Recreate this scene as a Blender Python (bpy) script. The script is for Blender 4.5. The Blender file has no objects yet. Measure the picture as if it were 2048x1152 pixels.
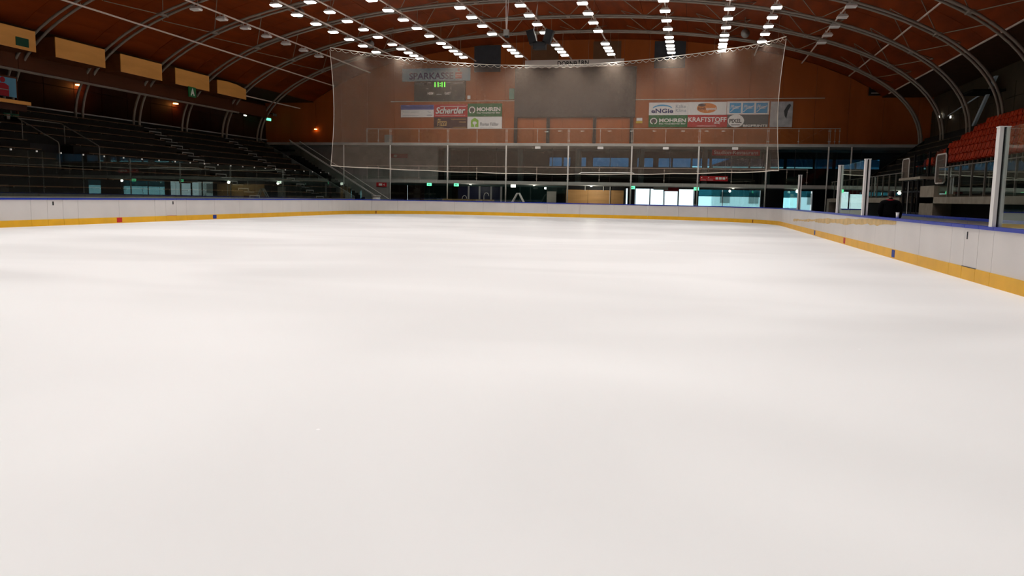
import bpy, bmesh, math, random
from mathutils import Vector, Matrix
random.seed(7)
S = bpy.context.scene
C = S.collection

# ------------------------------------------------------------------ camera
F, YAW, PITCH, ROLL, EYE = 1587.35, 0.22140, 0.114289, 0.018712, 1.4685
cam = bpy.data.cameras.new('camera'); cam.sensor_width = 36; cam.lens = F / 2048 * 36
cam.clip_end = 600
cam_o = bpy.data.objects.new('camera', cam); C.objects.link(cam_o)
fw = Vector((-math.sin(YAW) * math.cos(PITCH), math.cos(YAW) * math.cos(PITCH), -math.sin(PITCH)))
rt = Vector((math.cos(YAW), math.sin(YAW), 0)); up = rt.cross(fw)
r2 = rt * math.cos(ROLL) + up * math.sin(ROLL); u2 = up * math.cos(ROLL) - rt * math.sin(ROLL)
M3 = Matrix((r2, u2, -fw)).transposed()
cam_o.matrix_world = Matrix.Translation((0, 0, EYE)) @ M3.to_4x4()
S.camera = cam_o

# ------------------------------------------------------------------ world, exposure
W = bpy.data.worlds.new('world'); S.world = W; W.use_nodes = True
W.node_tree.nodes['Background'].inputs[0].default_value = (0.82, 0.93, 1.0, 1)
W.node_tree.nodes['Background'].inputs[1].default_value = 1.6          # overcast daylight outside
S.view_settings.view_transform = 'Standard'; S.view_settings.look = 'None'
S.view_settings.exposure = 0.0; S.view_settings.gamma = 1.0; S.view_settings.use_curve_mapping = False
S.cycles.use_denoising = True
S.cycles.use_adaptive_sampling = True; S.cycles.adaptive_threshold = .09; S.cycles.sample_clamp_indirect = 3; S.cycles.max_bounces = 6; S.cycles.diffuse_bounces = 3; S.cycles.transparent_max_bounces = 32
S.cycles.caustics_reflective = False; S.cycles.caustics_refractive = False
LAMP_W = 305.0

# ------------------------------------------------------------------ materials
MATS = {}
def mat(name, col, rough=.6, metal=0., var=0., scale=3., emit=0., ecol=None, spec=.15, bump=0., stretch=None):
    if name in MATS: return MATS[name]
    m = bpy.data.materials.new(name); m.use_nodes = True; nt = m.node_tree; N = nt.nodes; L = nt.links
    b = N['Principled BSDF']
    b.inputs['Base Color'].default_value = (*col, 1); b.inputs['Roughness'].default_value = rough
    b.inputs['Metallic'].default_value = metal; b.inputs['Specular IOR Level'].default_value = spec
    if var > 0 or bump > 0:
        tc = N.new('ShaderNodeTexCoord'); src = tc.outputs['Object']
        mp = N.new('ShaderNodeMapping'); L.new(src, mp.inputs[0])
        if stretch: mp.inputs['Scale'].default_value = stretch
        nz = N.new('ShaderNodeTexNoise'); nz.inputs['Scale'].default_value = scale; nz.inputs['Detail'].default_value = 5
        L.new(mp.outputs[0], nz.inputs['Vector'])
        if var > 0:
            cr = N.new('ShaderNodeValToRGB'); L.new(nz.outputs[0], cr.inputs[0])
            cr.color_ramp.elements[0].position = .3; cr.color_ramp.elements[1].position = .7
            cr.color_ramp.elements[0].color = (*[c * (1 - var) for c in col], 1)
            cr.color_ramp.elements[1].color = (*[min(1, c * (1 + var)) for c in col], 1)
            L.new(cr.outputs[0], b.inputs['Base Color'])
        if bump > 0:
            bp = N.new('ShaderNodeBump'); bp.inputs['Strength'].default_value = bump; bp.inputs['Distance'].default_value = .02
            L.new(nz.outputs[0], bp.inputs['Height']); L.new(bp.outputs[0], b.inputs['Normal'])
    if emit > 0:
        b.inputs['Emission Color'].default_value = (*(ecol or col), 1); b.inputs['Emission Strength'].default_value = emit
        m.cycles.emission_sampling = 'NONE'
    MATS[name] = m
    return m

def glassmat(name, tint=(.93, .98, .96), ior=1.5, rough=0.0, veil=0.0, veilcol=(.5, .5, .5)):
    if name in MATS: return MATS[name]
    m = bpy.data.materials.new(name); m.use_nodes = True; nt = m.node_tree; N = nt.nodes; L = nt.links
    N.clear(); out = N.new('ShaderNodeOutputMaterial')
    t = N.new('ShaderNodeBsdfTransparent'); t.inputs[0].default_value = (*[c**.5 for c in tint], 1)     # two faces
    g = N.new('ShaderNodeBsdfGlossy'); g.inputs['Roughness'].default_value = rough; g.inputs[0].default_value = (.85, 1, .95, 1)
    fr = N.new('ShaderNodeFresnel'); ge = N.new('ShaderNodeNewGeometry'); mr = N.new('ShaderNodeMapRange')
    mr.inputs[3].default_value = ior; mr.inputs[4].default_value = 1/ior      # leaving face: same reflectance as entering
    L.new(ge.outputs['Backfacing'], mr.inputs[0]); L.new(mr.outputs[0], fr.inputs[0])
    mx = N.new('ShaderNodeMixShader'); L.new(fr.outputs[0], mx.inputs[0])
    base = t.outputs[0]
    if veil > 0:
        d = N.new('ShaderNodeBsdfDiffuse'); d.inputs[0].default_value = (*veilcol, 1)
        m2 = N.new('ShaderNodeMixShader'); m2.inputs[0].default_value = veil
        L.new(t.outputs[0], m2.inputs[1]); L.new(d.outputs[0], m2.inputs[2]); base = m2.outputs[0]
    L.new(base, mx.inputs[1]); L.new(g.outputs[0], mx.inputs[2]); L.new(mx.outputs[0], out.inputs[0])
    MATS[name] = m
    return m

def ice_material():
    m = bpy.data.materials.new('ice'); m.use_nodes = True; nt = m.node_tree; N = nt.nodes; L = nt.links
    b = N['Principled BSDF']
    tc = N.new('ShaderNodeTexCoord')
    mp = N.new('ShaderNodeMapping'); mp.inputs['Scale'].default_value = (.10, .16, 1); mp.inputs['Rotation'].default_value = (0, 0, .5)
    L.new(tc.outputs['Object'], mp.inputs[0])
    n1 = N.new('ShaderNodeTexNoise'); n1.inputs['Scale'].default_value = 1.3; n1.inputs['Detail'].default_value = 2; n1.inputs['Distortion'].default_value = .6
    L.new(mp.outputs[0], n1.inputs['Vector'])
    cr = N.new('ShaderNodeValToRGB'); L.new(n1.outputs[0], cr.inputs[0])
    cr.color_ramp.elements[0].position = .38; cr.color_ramp.elements[0].color = (.79, .79, .785, 1)
    cr.color_ramp.elements[1].position = .62; cr.color_ramp.elements[1].color = (.885, .885, .88, 1)
    # frost specks and skate scratches
    vo = N.new('ShaderNodeTexVoronoi'); vo.inputs['Scale'].default_value = 3.2
    L.new(tc.outputs['Object'], vo.inputs['Vector'])
    ms = N.new('ShaderNodeMath'); ms.operation = 'LESS_THAN'; ms.inputs[1].default_value = .045; L.new(vo.outputs['Distance'], ms.inputs[0])
    n2 = N.new('ShaderNodeTexNoise'); n2.inputs['Scale'].default_value = .5; L.new(tc.outputs['Object'], n2.inputs['Vector'])
    m2 = N.new('ShaderNodeMath'); m2.operation = 'GREATER_THAN'; m2.inputs[1].default_value = .58; L.new(n2.outputs[0], m2.inputs[0])
    m3 = N.new('ShaderNodeMath'); m3.operation = 'MULTIPLY'; L.new(ms.outputs[0], m3.inputs[0]); L.new(m2.outputs[0], m3.inputs[1])
    mx = N.new('ShaderNodeMixRGB'); mx.inputs[2].default_value = (.97, .97, .97, 1)
    L.new(m3.outputs[0], mx.inputs[0]); L.new(cr.outputs[0], mx.inputs[1]); L.new(mx.outputs[0], b.inputs['Base Color'])
    rr = N.new('ShaderNodeMapRange'); rr.inputs[3].default_value = .42; rr.inputs[4].default_value = .55
    L.new(n1.outputs[0], rr.inputs[0]); L.new(rr.outputs[0], b.inputs['Roughness'])
    b.inputs['Specular IOR Level'].default_value = .3
    MATS['ice'] = m
    return m

def net_material():
    m = bpy.data.materials.new('net_mesh'); m.use_nodes = True; nt = m.node_tree; N = nt.nodes; L = nt.links
    N.clear(); out = N.new('ShaderNodeOutputMaterial')
    t = N.new('ShaderNodeBsdfTransparent'); d = N.new('ShaderNodeBsdfDiffuse'); d.inputs[0].default_value = (.62, .48, .37, 1)
    tl = N.new('ShaderNodeBsdfTranslucent'); tl.inputs[0].default_value = (.62, .48, .37, 1)
    md = N.new('ShaderNodeMixShader'); md.inputs[0].default_value = .4; L.new(d.outputs[0], md.inputs[1]); L.new(tl.outputs[0], md.inputs[2])
    mx = N.new('ShaderNodeMixShader'); mx.inputs[0].default_value = .20
    L.new(t.outputs[0], mx.inputs[1]); L.new(md.outputs[0], mx.inputs[2]); L.new(mx.outputs[0], out.inputs[0])
    return m

M_ice = ice_material()
M_net = net_material()
M_board = mat('board_white', (.72, .69, .665), .35, spec=.35, var=.05, scale=.8)
M_kick = mat('kick_yellow', (.84, .46, .028), .4, var=.06, scale=2)
M_cap = mat('cap_blue', (.012, .035, .36), .35)
M_red = mat('paint_red', (.55, .03, .03), .5)
M_blue = mat('paint_blue', (.02, .05, .30), .5)
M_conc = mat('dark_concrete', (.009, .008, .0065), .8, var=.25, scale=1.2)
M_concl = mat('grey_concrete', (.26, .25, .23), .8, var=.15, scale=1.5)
M_floor = mat('walkway_floor', (.10, .10, .095), .6, var=.2)
M_bench = mat('bench_wood', (.080, .045, .022), .55, var=.35, scale=3, stretch=(6, .3, 6))
M_nose = mat('step_nosing', (.22, .22, .20), .6)
M_roof = mat('roof_wood', (.175, .028, .0025), .55, var=.22, scale=1.2, stretch=(1.5, .25, 1.5))
M_farwall = mat('orange_wood', (.335, .084, .016), .5, var=.14, scale=.7, stretch=(1.2, 1, .3))
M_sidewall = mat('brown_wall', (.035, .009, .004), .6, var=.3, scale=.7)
M_olive = mat('olive_panel', (.060, .046, .028), .7, var=.2, scale=.8)
M_steel = mat('painted_steel', (.215, .180, .145), .45, var=.08, scale=2)
M_rail = mat('rail_steel', (.60, .50, .43), .4)
M_pole = mat('pale_steel', (.62, .60, .56), .4)
M_white = mat('white_paint', (.78, .77, .74), .4)
M_black = mat('black_paint', (.012, .012, .013), .5)
M_dgrey = mat('dark_grey', (.055, .058, .065), .6, var=.1, scale=2)
M_lens_on = mat('lamp_lens_lit', (1, 1, 1), .3, emit=9, ecol=(1, .98, .95))
M_lens_off = mat('lamp_lens_dark', (.75, .72, .68), .3)
M_box = mat('panel_wood', (.62, .285, .07), .5, var=.10, scale=1.5, stretch=(1, .3, 2))
M_orange = mat('seat_orange', (.50, .035, .005), .45)
M_glass = glassmat('rink_glass')
M_glassd = glassmat('tinted_glass', (.45, .62, .64))
M_glassb = glassmat('blue_blind_glass', (.045, .15, .27), veil=.15, veilcol=(.08, .2, .3))
M_teal = glassmat('teal_blind_glass', (.03, .14, .17), veil=.2, veilcol=(.04, .16, .2))
M_cyan = glassmat('cyan_glass', (.55, .93, 1.0))
M_exit = mat('exit_green', (.02, .5, .2), .4, emit=2.0, ecol=(.15, 1.0, .45))
M_exitd = mat('sign_green', (.004, .045, .022), .5)
M_lampw = mat('lamp_glow', (1, 1, .9), .4, emit=4, ecol=(1, .97, .85))
M_warm = mat('warm_glow', (1, .5, .15), .4, emit=14, ecol=(1, .42, .10))
M_led = mat('led_green', (.1, 1, .1), .4, emit=2.2, ecol=(.12, 1, .05))

# ------------------------------------------------------------------ mesh helpers
class MB:
    def __init__(s): s.v = []; s.f = []
    def add(s, vs, fs):
        n = len(s.v); s.v += [tuple(v) for v in vs]; s.f += [tuple(i + n for i in f) for f in fs]; return s
    def box(s, x0, y0, z0, x1, y1, z1):
        return s.add([(x0,y0,z0),(x1,y0,z0),(x1,y1,z0),(x0,y1,z0),(x0,y0,z1),(x1,y0,z1),(x1,y1,z1),(x0,y1,z1)],
                     [(0,3,2,1),(4,5,6,7),(0,1,5,4),(1,2,6,5),(2,3,7,6),(3,0,4,7)])
    def hexa(s, p):   # 8 points, same order as box
        return s.add(p, [(0,3,2,1),(4,5,6,7),(0,1,5,4),(1,2,6,5),(2,3,7,6),(3,0,4,7)])
    def path(s, pts, r, n=8, cap=True):
        pts = [Vector(p) for p in pts]; rings = []
        for i, p in enumerate(pts):
            d = (pts[min(i+1, len(pts)-1)] - pts[max(i-1, 0)]).normalized()
            a = d.orthogonal().normalized() if i == 0 else (prev - d * prev.dot(d)).normalized()
            prev = a; b = d.cross(a)
            rr = r[i] if isinstance(r, (list, tuple)) else r
            rings.append([p + (a * math.cos(2*math.pi*k/n) + b * math.sin(2*math.pi*k/n)) * rr for k in range(n)])
        vs = [q for rg in rings for q in rg]; fs = []
        for i in range(len(pts)-1):
            for k in range(n):
                fs.append((i*n+k, i*n+(k+1) % n, (i+1)*n+(k+1) % n, (i+1)*n+k))
        if cap: fs += [tuple(range(n-1, -1, -1)), tuple((len(pts)-1)*n + k for k in range(n))]
        return s.add(vs, fs)
    def sweep(s, pts, nrm, o0, o1, z0, z1):   # vertical strip along a plan path, between two offsets
        n = len(pts); vs = []
        for (x, y), (a, b) in zip(pts, nrm):
            vs += [(x+a*o0, y+b*o0, z0), (x+a*o1, y+b*o1, z0), (x+a*o1, y+b*o1, z1), (x+a*o0, y+b*o0, z1)]
        fs = []
        for i in range(n-1):
            for k in range(4): fs.append((i*4+k, i*4+(k+1) % 4, i*4+4+(k+1) % 4, i*4+4+k))
        fs += [(3, 2, 1, 0), tuple((n-1)*4 + k for k in range(4))]
        return s.add(vs, fs)
    def prism(s, outline, d0, d1, axis='y'):   # polygon in (u,z) extruded along axis
        n = len(outline)
        f = (lambda u, d, z: (u, d, z)) if axis == 'y' else (lambda u, d, z: (d, u, z))
        vs = [f(u, d0, z) for u, z in outline] + [f(u, d1, z) for u, z in outline]
        fs = [tuple(range(n)), tuple(range(2*n-1, n-1, -1))] + [(i, i+n, (i+1) % n + n, (i+1) % n) for i in range(n)]
        return s.add(vs, fs)
    def mesh(s, name, m, smooth=False, org=(0, 0, 0)):
        me = bpy.data.meshes.new(name)
        me.from_pydata([(a-org[0], b-org[1], c-org[2]) for a, b, c in s.v], [], s.f)
        bm = bmesh.new(); bm.from_mesh(me); bmesh.ops.recalc_face_normals(bm, faces=bm.faces); bm.to_mesh(me); bm.free()
        if smooth: me.polygons.foreach_set('use_smooth', [True] * len(me.polygons))
        me.materials.append(m)
        return me

def wpos(o):
    p = Vector((0, 0, 0))
    while o: p += o.location; o = o.parent
    return p
def link(name, data, parent=None, loc=(0, 0, 0)):
    o = bpy.data.objects.new(name, data); C.objects.link(o)
    if parent: o.parent = parent
    o.location = loc
    return o
def part(name, mb, m, parent, smooth=False):     # mesh given in world coordinates
    return link(name, mb.mesh(name, m, smooth, wpos(parent)), parent)
def thing(name, label, cat, loc, group=None, kind=None):
    o = link(name, None, None, loc); o['label'] = label; o['category'] = cat
    if group: o['group'] = group
    if kind: o['kind'] = kind
    return o
def single(name, mb, m, label, cat, group=None, smooth=False, org=None):
    if org is None:
        xs, ys, zs = zip(*mb.v); org = ((min(xs)+max(xs))/2, (min(ys)+max(ys))/2, min(zs))
    o = link(name, mb.mesh(name, m, smooth, org), None, org); o['label'] = label; o['category'] = cat
    if group: o['group'] = group
    return o
def struct(name, mb, m, label=None):
    o = link(name, mb.mesh(name, m)); o['kind'] = 'structure'
    if label: o['label'] = label
    return o
def struct_root(name, label=None, loc=(0, 0, 0)):
    o = link(name, None, None, loc); o['kind'] = 'structure'
    if label: o['label'] = label
    return o
ORD = ['zeroth','first','second','third','fourth','fifth','sixth','seventh','eighth','ninth','tenth','eleventh','twelfth','thirteenth',
       'fourteenth','fifteenth','sixteenth','seventeenth','eighteenth','nineteenth','twentieth','twenty-first','twenty-second',
       'twenty-third','twenty-fourth','twenty-fifth','twenty-sixth','twenty-seventh','twenty-eighth','twenty-ninth','thirtieth',
       'thirty-first','thirty-second','thirty-third','thirty-fourth','thirty-fifth','thirty-sixth']

def text(body, m, parent, x0, x1, z0, z1, y, bold=0., shear=0., face='-y', keep=False):
    """flat lettering filling x0..x1, z0..z1 on a plane (u = world X for '-y', u = world Y for '+x')"""
    cu = bpy.data.curves.new('lettering', 'FONT'); cu.body = body; cu.size = 1; cu.offset = bold; cu.shear = shear; cu.resolution_u = 3
    o = bpy.data.objects.new('lettering', cu); C.objects.link(o)
    bpy.context.view_layer.update()
    me = bpy.data.meshes.new_from_object(o.evaluated_get(bpy.context.evaluated_depsgraph_get()))
    C.objects.unlink(o); bpy.data.objects.remove(o)
    xs = [v.co.x for v in me.vertices]; ys = [v.co.y for v in me.vertices]
    ax, bx, ay, by = min(xs), max(xs), min(ys), max(ys)
    P = wpos(parent)
    sx = (x1-x0)/(bx-ax); sz = (z1-z0)/(by-ay)
    for v in me.vertices:
        u = x0 + (v.co.x-ax)*sx; z = z0 + (v.co.y-ay)*sz
        v.co = (Vector((u, y, z)) if face == '-y' else Vector((y, u, z))) - P
    me.materials.clear(); me.materials.append(m)
    me.name = 'lettering'
    return link('lettering', me, parent)

XC = -9.8
def arch_z(dx, a=24.4, z0=5.3, b=8.1, n=2.25):
    return z0 + b * max(0., 1 - (abs(dx)/a)**n)**(1/n)
def roof_z(x): return arch_z(x - XC, 25.6, 5.3, 9.0)

# ================================================================== SETTING: ice, floors
XL, XR, YN, YE, R = -24.657, 5.353, .49, 60.32, 8.645
def corner(cx, cy, a0, a1, n=28):
    return [((cx + R*math.cos(a0+(a1-a0)*i/n), cy + R*math.sin(a0+(a1-a0)*i/n)),
             (math.cos(a0+(a1-a0)*i/n), math.sin(a0+(a1-a0)*i/n))) for i in range(n+1)]
H = math.pi
ice = []
ice += [p for p, _ in corner(XL+R, YE-R, H, H/2)] + [p for p, _ in corner(XR-R, YE-R, H/2, 0)]
ice += [(XR, -3.), (XL, -3.)]
mb = MB(); mb.add([(x, y, 0) for x, y in ice] + [(x, y, -.03) for x, y in ice],
                  [tuple(range(len(ice)-1, -1, -1))] + [(i, (i+1) % len(ice), (i+1) % len(ice)+len(ice), i+len(ice)) for i in range(len(ice))])
struct('floor', mb, M_ice, 'smooth white ice surface of the rink')
struct('floor.001', MB().box(-42, -12, -.30, 24, 70, -.03), M_floor, 'dark walkway floor around the rink')
M_out = mat('outside_paving', (.55, .56, .54), .8, var=.15)
struct('ground_outside', MB().box(-60, 70, -.35, 60, 130, -.05), M_out, 'pale paving outside the doors')

# ================================================================== boards
boards = thing('dasher_boards', 'white rink boards with blue cap and yellow kick plate around the ice', 'rink boards', (XC, YE, 0))
def run(pts_n, kick=True):
    pts = [p for p, _ in pts_n]; nrm = [n for _, n in pts_n]
    b = part('board_panel', MB().sweep(pts, nrm, 0, .07, .25, 1.02), M_board, boards)
    part('kick_plate', MB().sweep(pts, nrm, -.015, .06, 0, .252), M_kick, b)
    part('cap_rail', MB().sweep(pts, nrm, -.02, .14, 1.02, 1.085), M_cap, b)
    return b
def straight(p, q, n, seams):
    for a, c in zip(seams[:-1], seams[1:]):
        g = .006
        run([((p[0]+(q[0]-p[0])*t, p[1]+(q[1]-p[1])*t), n) for t in (a+g/abs(q[0]-p[0]+q[1]-p[1]), c-g/abs(q[0]-p[0]+q[1]-p[1]))])
def arc(cx, cy, a0, a1, k=6):
    for i in range(k):
        b0 = a0 + (a1-a0)*i/k; b1 = a0 + (a1-a0)*(i+1)/k; g = .006/R*(1 if a1 > a0 else -1)
        run(corner(cx, cy, b0+g, b1-g, 5))
def yseams(lo, hi, base, gates):
    s = [lo]; y = base
    while y > lo + .6: y -= 2.4
    ys = []
    y += 2.4
    while y < hi - .6: ys.append(y); y += 2.4
    return sorted(set([lo, hi] + ys + gates))
YA, YB = 6.0, YE-R
sl = yseams(YA, YB, 42.43, [26.43, 27.23, 33.63, 34.43])
straight((XL, YA), (XL, YB), (-1, 0), [(y-YA)/(YB-YA) for y in sl])
arc(XL+R, YE-R, H, H/2)
straight((XL+R, YE), (XR-R, YE), (0, 1), [i/5 for i in range(6)])
arc(XR-R, YE-R, H/2, 0)
sr = yseams(YA, YB, 42.43+.0, [])
sr = yseams(YA, YB, 16.03, [16.81, 17.60])
straight((XR, YA), (XR, YB), (1, 0), [(y-YA)/(YB-YA) for y in sr])
# line markers on the kick plates
YM = YE - 29.913
def marker(x, y, w, m, name):
    s = 1 if x < XC else -1
    part(name, MB().box(x+s*.015, y-w/2, .035, x+s*.022, y+w/2, .235), m, boards)
marker(XL, YM, .33, M_red, 'red_line_mark'); marker(XR, YM, .33, M_red, 'red_line_mark')
for yy in (YM-7.185, YM+7.185): marker(XL, yy, .32, M_blue, 'blue_line_mark'); marker(XR, yy, .32, M_blue, 'blue_line_mark')
gx = R - math.sqrt(R*R-(R-4)**2)
M_goal = mat('goal_mark', (.16, .02, .01), .5)
for sx, s in ((XL+gx, 1), (XR-gx, -1)):
    n = Vector((s*math.sqrt(R*R-(R-4)**2), -(R-4), 0)).normalized(); t = Vector((-n.y, n.x, 0))
    c = Vector((sx, YE-4, 0)) + n*.018
    part('goal_line_mark', MB().hexa([c-t*.04+Vector((0,0,.035)), c+t*.04+Vector((0,0,.035)), c+t*.04-n*.004+Vector((0,0,.035)), c-t*.04-n*.004+Vector((0,0,.035)),
         c-t*.04+Vector((0,0,.24)), c+t*.04+Vector((0,0,.24)), c+t*.04-n*.004+Vector((0,0,.24)), c-t*.04-n*.004+Vector((0,0,.24))]), M_goal, boards)
# gate latches
for x, y in ((XL, 26.72), (XL, 34.17)): part('gate_latch', MB().box(x-.001, y-.03, .80, x+.012, y+.03, .95), M_black, boards)
part('gate_latch', MB().box(XR-.012, 17.44-.018, .80, XR+.001, 17.44+.018, .95), M_dgrey, boards)
part('gate_sill', MB().box(XR-.02, 16.82, .25, XR+.0, 17.6, .262), M_dgrey, boards)
part('gate_sill', MB().box(XL-.0, 33.7, .25, XL+.02, 34.4, .262), M_red, boards)
# thin yellow strip with uneven edges along the right boards
M_ystrip = mat('strip_yellow', (.66, .46, .20), .5, var=.15, scale=3)
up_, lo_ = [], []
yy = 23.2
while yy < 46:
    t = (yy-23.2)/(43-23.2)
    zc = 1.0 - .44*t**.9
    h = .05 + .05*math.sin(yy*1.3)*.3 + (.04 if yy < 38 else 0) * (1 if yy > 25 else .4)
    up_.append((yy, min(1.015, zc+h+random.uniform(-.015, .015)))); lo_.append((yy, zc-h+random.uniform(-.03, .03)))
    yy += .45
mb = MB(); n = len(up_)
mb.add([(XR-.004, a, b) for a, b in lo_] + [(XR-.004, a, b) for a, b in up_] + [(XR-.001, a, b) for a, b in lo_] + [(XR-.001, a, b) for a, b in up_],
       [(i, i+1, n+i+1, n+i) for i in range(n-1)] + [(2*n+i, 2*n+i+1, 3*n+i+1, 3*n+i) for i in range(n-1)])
part('yellow_strip', mb, M_ystrip, boards)

# ================================================================== glass above the boards
def pane(parent, pts_n, z0, z1, o=.05):
    return part('pane', MB().sweep([p for p, _ in pts_n], [n for _, n in pts_n], o, o+.012, z0, z1), M_glass, parent)
M_clip = mat('glass_clip', (.75, .75, .72), .4)
gl = thing('glass_screen', 'frameless clear glass panes standing on the long boards before the dark bench stand', 'glass screen', (XL-.05, 30, 1.085))
ys = [14.1 + 1.2*i for i in range(32)]
for a, b in zip(ys[:-1], ys[1:]):
    pane(gl, [((XL, a+.01), (-1, 0)), ((XL, b-.01), (-1, 0))], 1.085, 2.87)
    if b > 24: part('clip', MB().box(XL-.08, b-.02, 2.84, XL-.03, b+.02, 2.90), M_clip, gl)
gl = thing('glass_screen', 'curved run of clear glass panes on the far end boards under the net', 'glass screen', (XC, YE+.05, 1.085))
for cx, a0, a1 in ((XL+R, H, H/2), (XR-R, H/2, 0)):
    for i in range(11):
        b0 = a0+(a1-a0)*(i+.03)/11; b1 = a0+(a1-a0)*(i+.97)/11
        if cx > XC and i > 7: continue
        pane(gl, corner(cx, YE-R, b0, b1, 2), 1.085, 2.87)
for i in range(10):
    a = XL+R + (XR-XL-2*R)*i/10; b = a + (XR-XL-2*R)/10
    pane(gl, [((a+.01, YE), (0, 1)), ((b-.01, YE), (0, 1))], 1.085, 2.87)
def white_post(y, label, w=.17):
    t = thing('glass_post', label, 'post', (XR+.07, y, 1.085), 'white posts on the boards')
    part('post', MB().box(XR-.02, y-w/2, 1.085, XR+.15, y+w/2, 2.88), M_white, t)
    part('channel', MB().box(XR+.045, y-w/2-.012, 1.085, XR+.085, y-w/2+.002, 2.88), M_black, t)
    part('end_cap', MB().box(XR-.03, y-w/2-.01, 2.88, XR+.16, y+w/2+.01, 2.90), M_white, t)
white_post(44.4, 'short looking white glass post at the far rink corner, farthest of the four')
white_post(32.5, 'white glass post at the far side of the small glazed box')
white_post(27.75, 'white glass post at the near side of the small glazed box')
white_post(16.2, 'tall white glass post nearest the camera on the boards')
gl = thing('glass_screen', 'clear glass panes between the two middle white posts', 'glass screen', (XR+.06, 30, 1.085))
for a, b in ((27.9, 30.1), (30.15, 32.35)): pane(gl, [((XR, a), (1, 0)), ((XR, b), (1, 0))], 1.085, 2.5 if 0 else 2.86)
gl = thing('glass_screen', 'clear glass panes beside the nearest white post', 'glass screen', (XR+.06, 13, 1.085))
for i in range(6): pane(gl, [((XR, 16.05-1.2*i-1.18), (1, 0)), ((XR, 16.05-1.2*i), (1, 0))], 1.085, 2.86)
gl = thing('glass_screen', 'clear glass panes beyond the farthest white post toward the corner', 'glass screen', (XR+.06, 48, 1.085))
for i in range(6): pane(gl, [((XR, 44.55+1.2*i), (1, 0)), ((XR, 44.55+1.2*i+1.18), (1, 0))], 1.085, 2.86)

# ================================================================== roof
ceil = struct_root('ceiling', 'dark orange wooden barrel roof')
NS = 16; DXM = 23.5
edges = [-DXM + 2*DXM*i/NS for i in range(NS+1)]
BAY = 4.8; ARCH_Y = [58.45 - BAY*k for k in range(10)]
bays = [(58.45+BAY*.5*0, 66.2)] + [(58.45-BAY*(k+1), 58.45-BAY*k) for k in range(13)]
for i in range(NS):
    for bi, (y0, y1) in enumerate(bays):
        if bi in (0, 1):
            mb = MB(); L_ = y1-y0
            xs = [edges[i] + (edges[i+1]-edges[i])*j/3 for j in range(4)]
            vs = []
            for x in xs:
                z = arch_z(x, 25.6, 5.3, 9.0)
                vs += [(XC+x, .012, z), (XC+x, L_-.012, z), (XC+x, L_-.012, z+.12), (XC+x, .012, z+.12)]
            sh = .012*(1)
            fs = [(3,2,1,0), (12,13,14,15)]
            for j in range(3):
                for k in range(4): fs.append((j*4+k, j*4+(k+1) % 4, j*4+4+(k+1) % 4, j*4+4+k))
            vs = [(x + (sh if q < 4 else (-sh if q >= 12 else 0)), y, z) for q, (x, y, z) in enumerate(vs)]
            mb.add(vs, fs); me = mb.mesh('roof_panel', M_roof)
        link('roof_panel', me, ceil, (0, y0, 0))
part('outer_skin', MB().add([(XC+DXM*math.sin(-H/2+H*j/20), y, arch_z(DXM*math.sin(-H/2+H*j/20), 25.6, 5.3, 9.0)+.2) for y in (-5, 66.3) for j in range(21)],
     [(j, j+1, 22+j, 21+j) for j in range(20)]), M_black, ceil)
zs = arch_z(DXM, 25.6, 5.3, 9.0)
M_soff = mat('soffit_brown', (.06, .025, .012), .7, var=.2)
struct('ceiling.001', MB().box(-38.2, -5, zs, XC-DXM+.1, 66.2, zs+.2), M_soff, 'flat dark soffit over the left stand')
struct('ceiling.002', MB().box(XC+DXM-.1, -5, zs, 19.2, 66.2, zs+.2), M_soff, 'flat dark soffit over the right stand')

# roof arches: pairs of tubes with V struts
def arch_pts(y):
    pts = [(XC-24.4, y, 5.4)]
    for i in range(1, 60):
        t = H - H*i/60
        c, s_ = math.cos(t), math.sin(t)
        e = 2/2.25
        pts.append((XC + 24.4*math.copysign(abs(c)**e, c), y, 5.3 + 8.1*abs(s_)**e))
    pts.append((XC+24.4, y, 5.4))
    return pts
for k, y in enumerate(ARCH_Y):
    t = thing('roof_arch', f'{ORD[k+1]} grey double-tube roof arch counted from the far wall', 'roof arch', (XC, y, 5.3), 'tubular roof arches')
    for d in (-.27, .27): part('tube', MB().path(arch_pts(y+d), .072, 8), M_steel, t, True)
    for xn in range(-4, 5):
        dx = xn*5.0 + 1.2
        if abs(dx) > 21.5: continue
        zn = arch_z(dx)
        part('node_plate', MB().box(XC+dx-.12, y-.33, zn-.05, XC+dx+.12, y+.33, zn+.05), M_steel, t)
        for sy in (-1, 1):
            for sx in (-1, 1):
                x2 = dx + sx*1.75
                part('strut', MB().path([(XC+dx, y, zn), (XC+x2, y+sy*2.35, roof_z(XC+x2)-.02)], .026, 5), M_steel, t)
    for s_ in (-1, 1):
        for d in (-.27, .27):
            part('column', MB().path([(XC+s_*24.4, y+d, 5.4), (XC+s_*24.4, y+d, .0)], .072, 8), M_steel, t, True)

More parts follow.
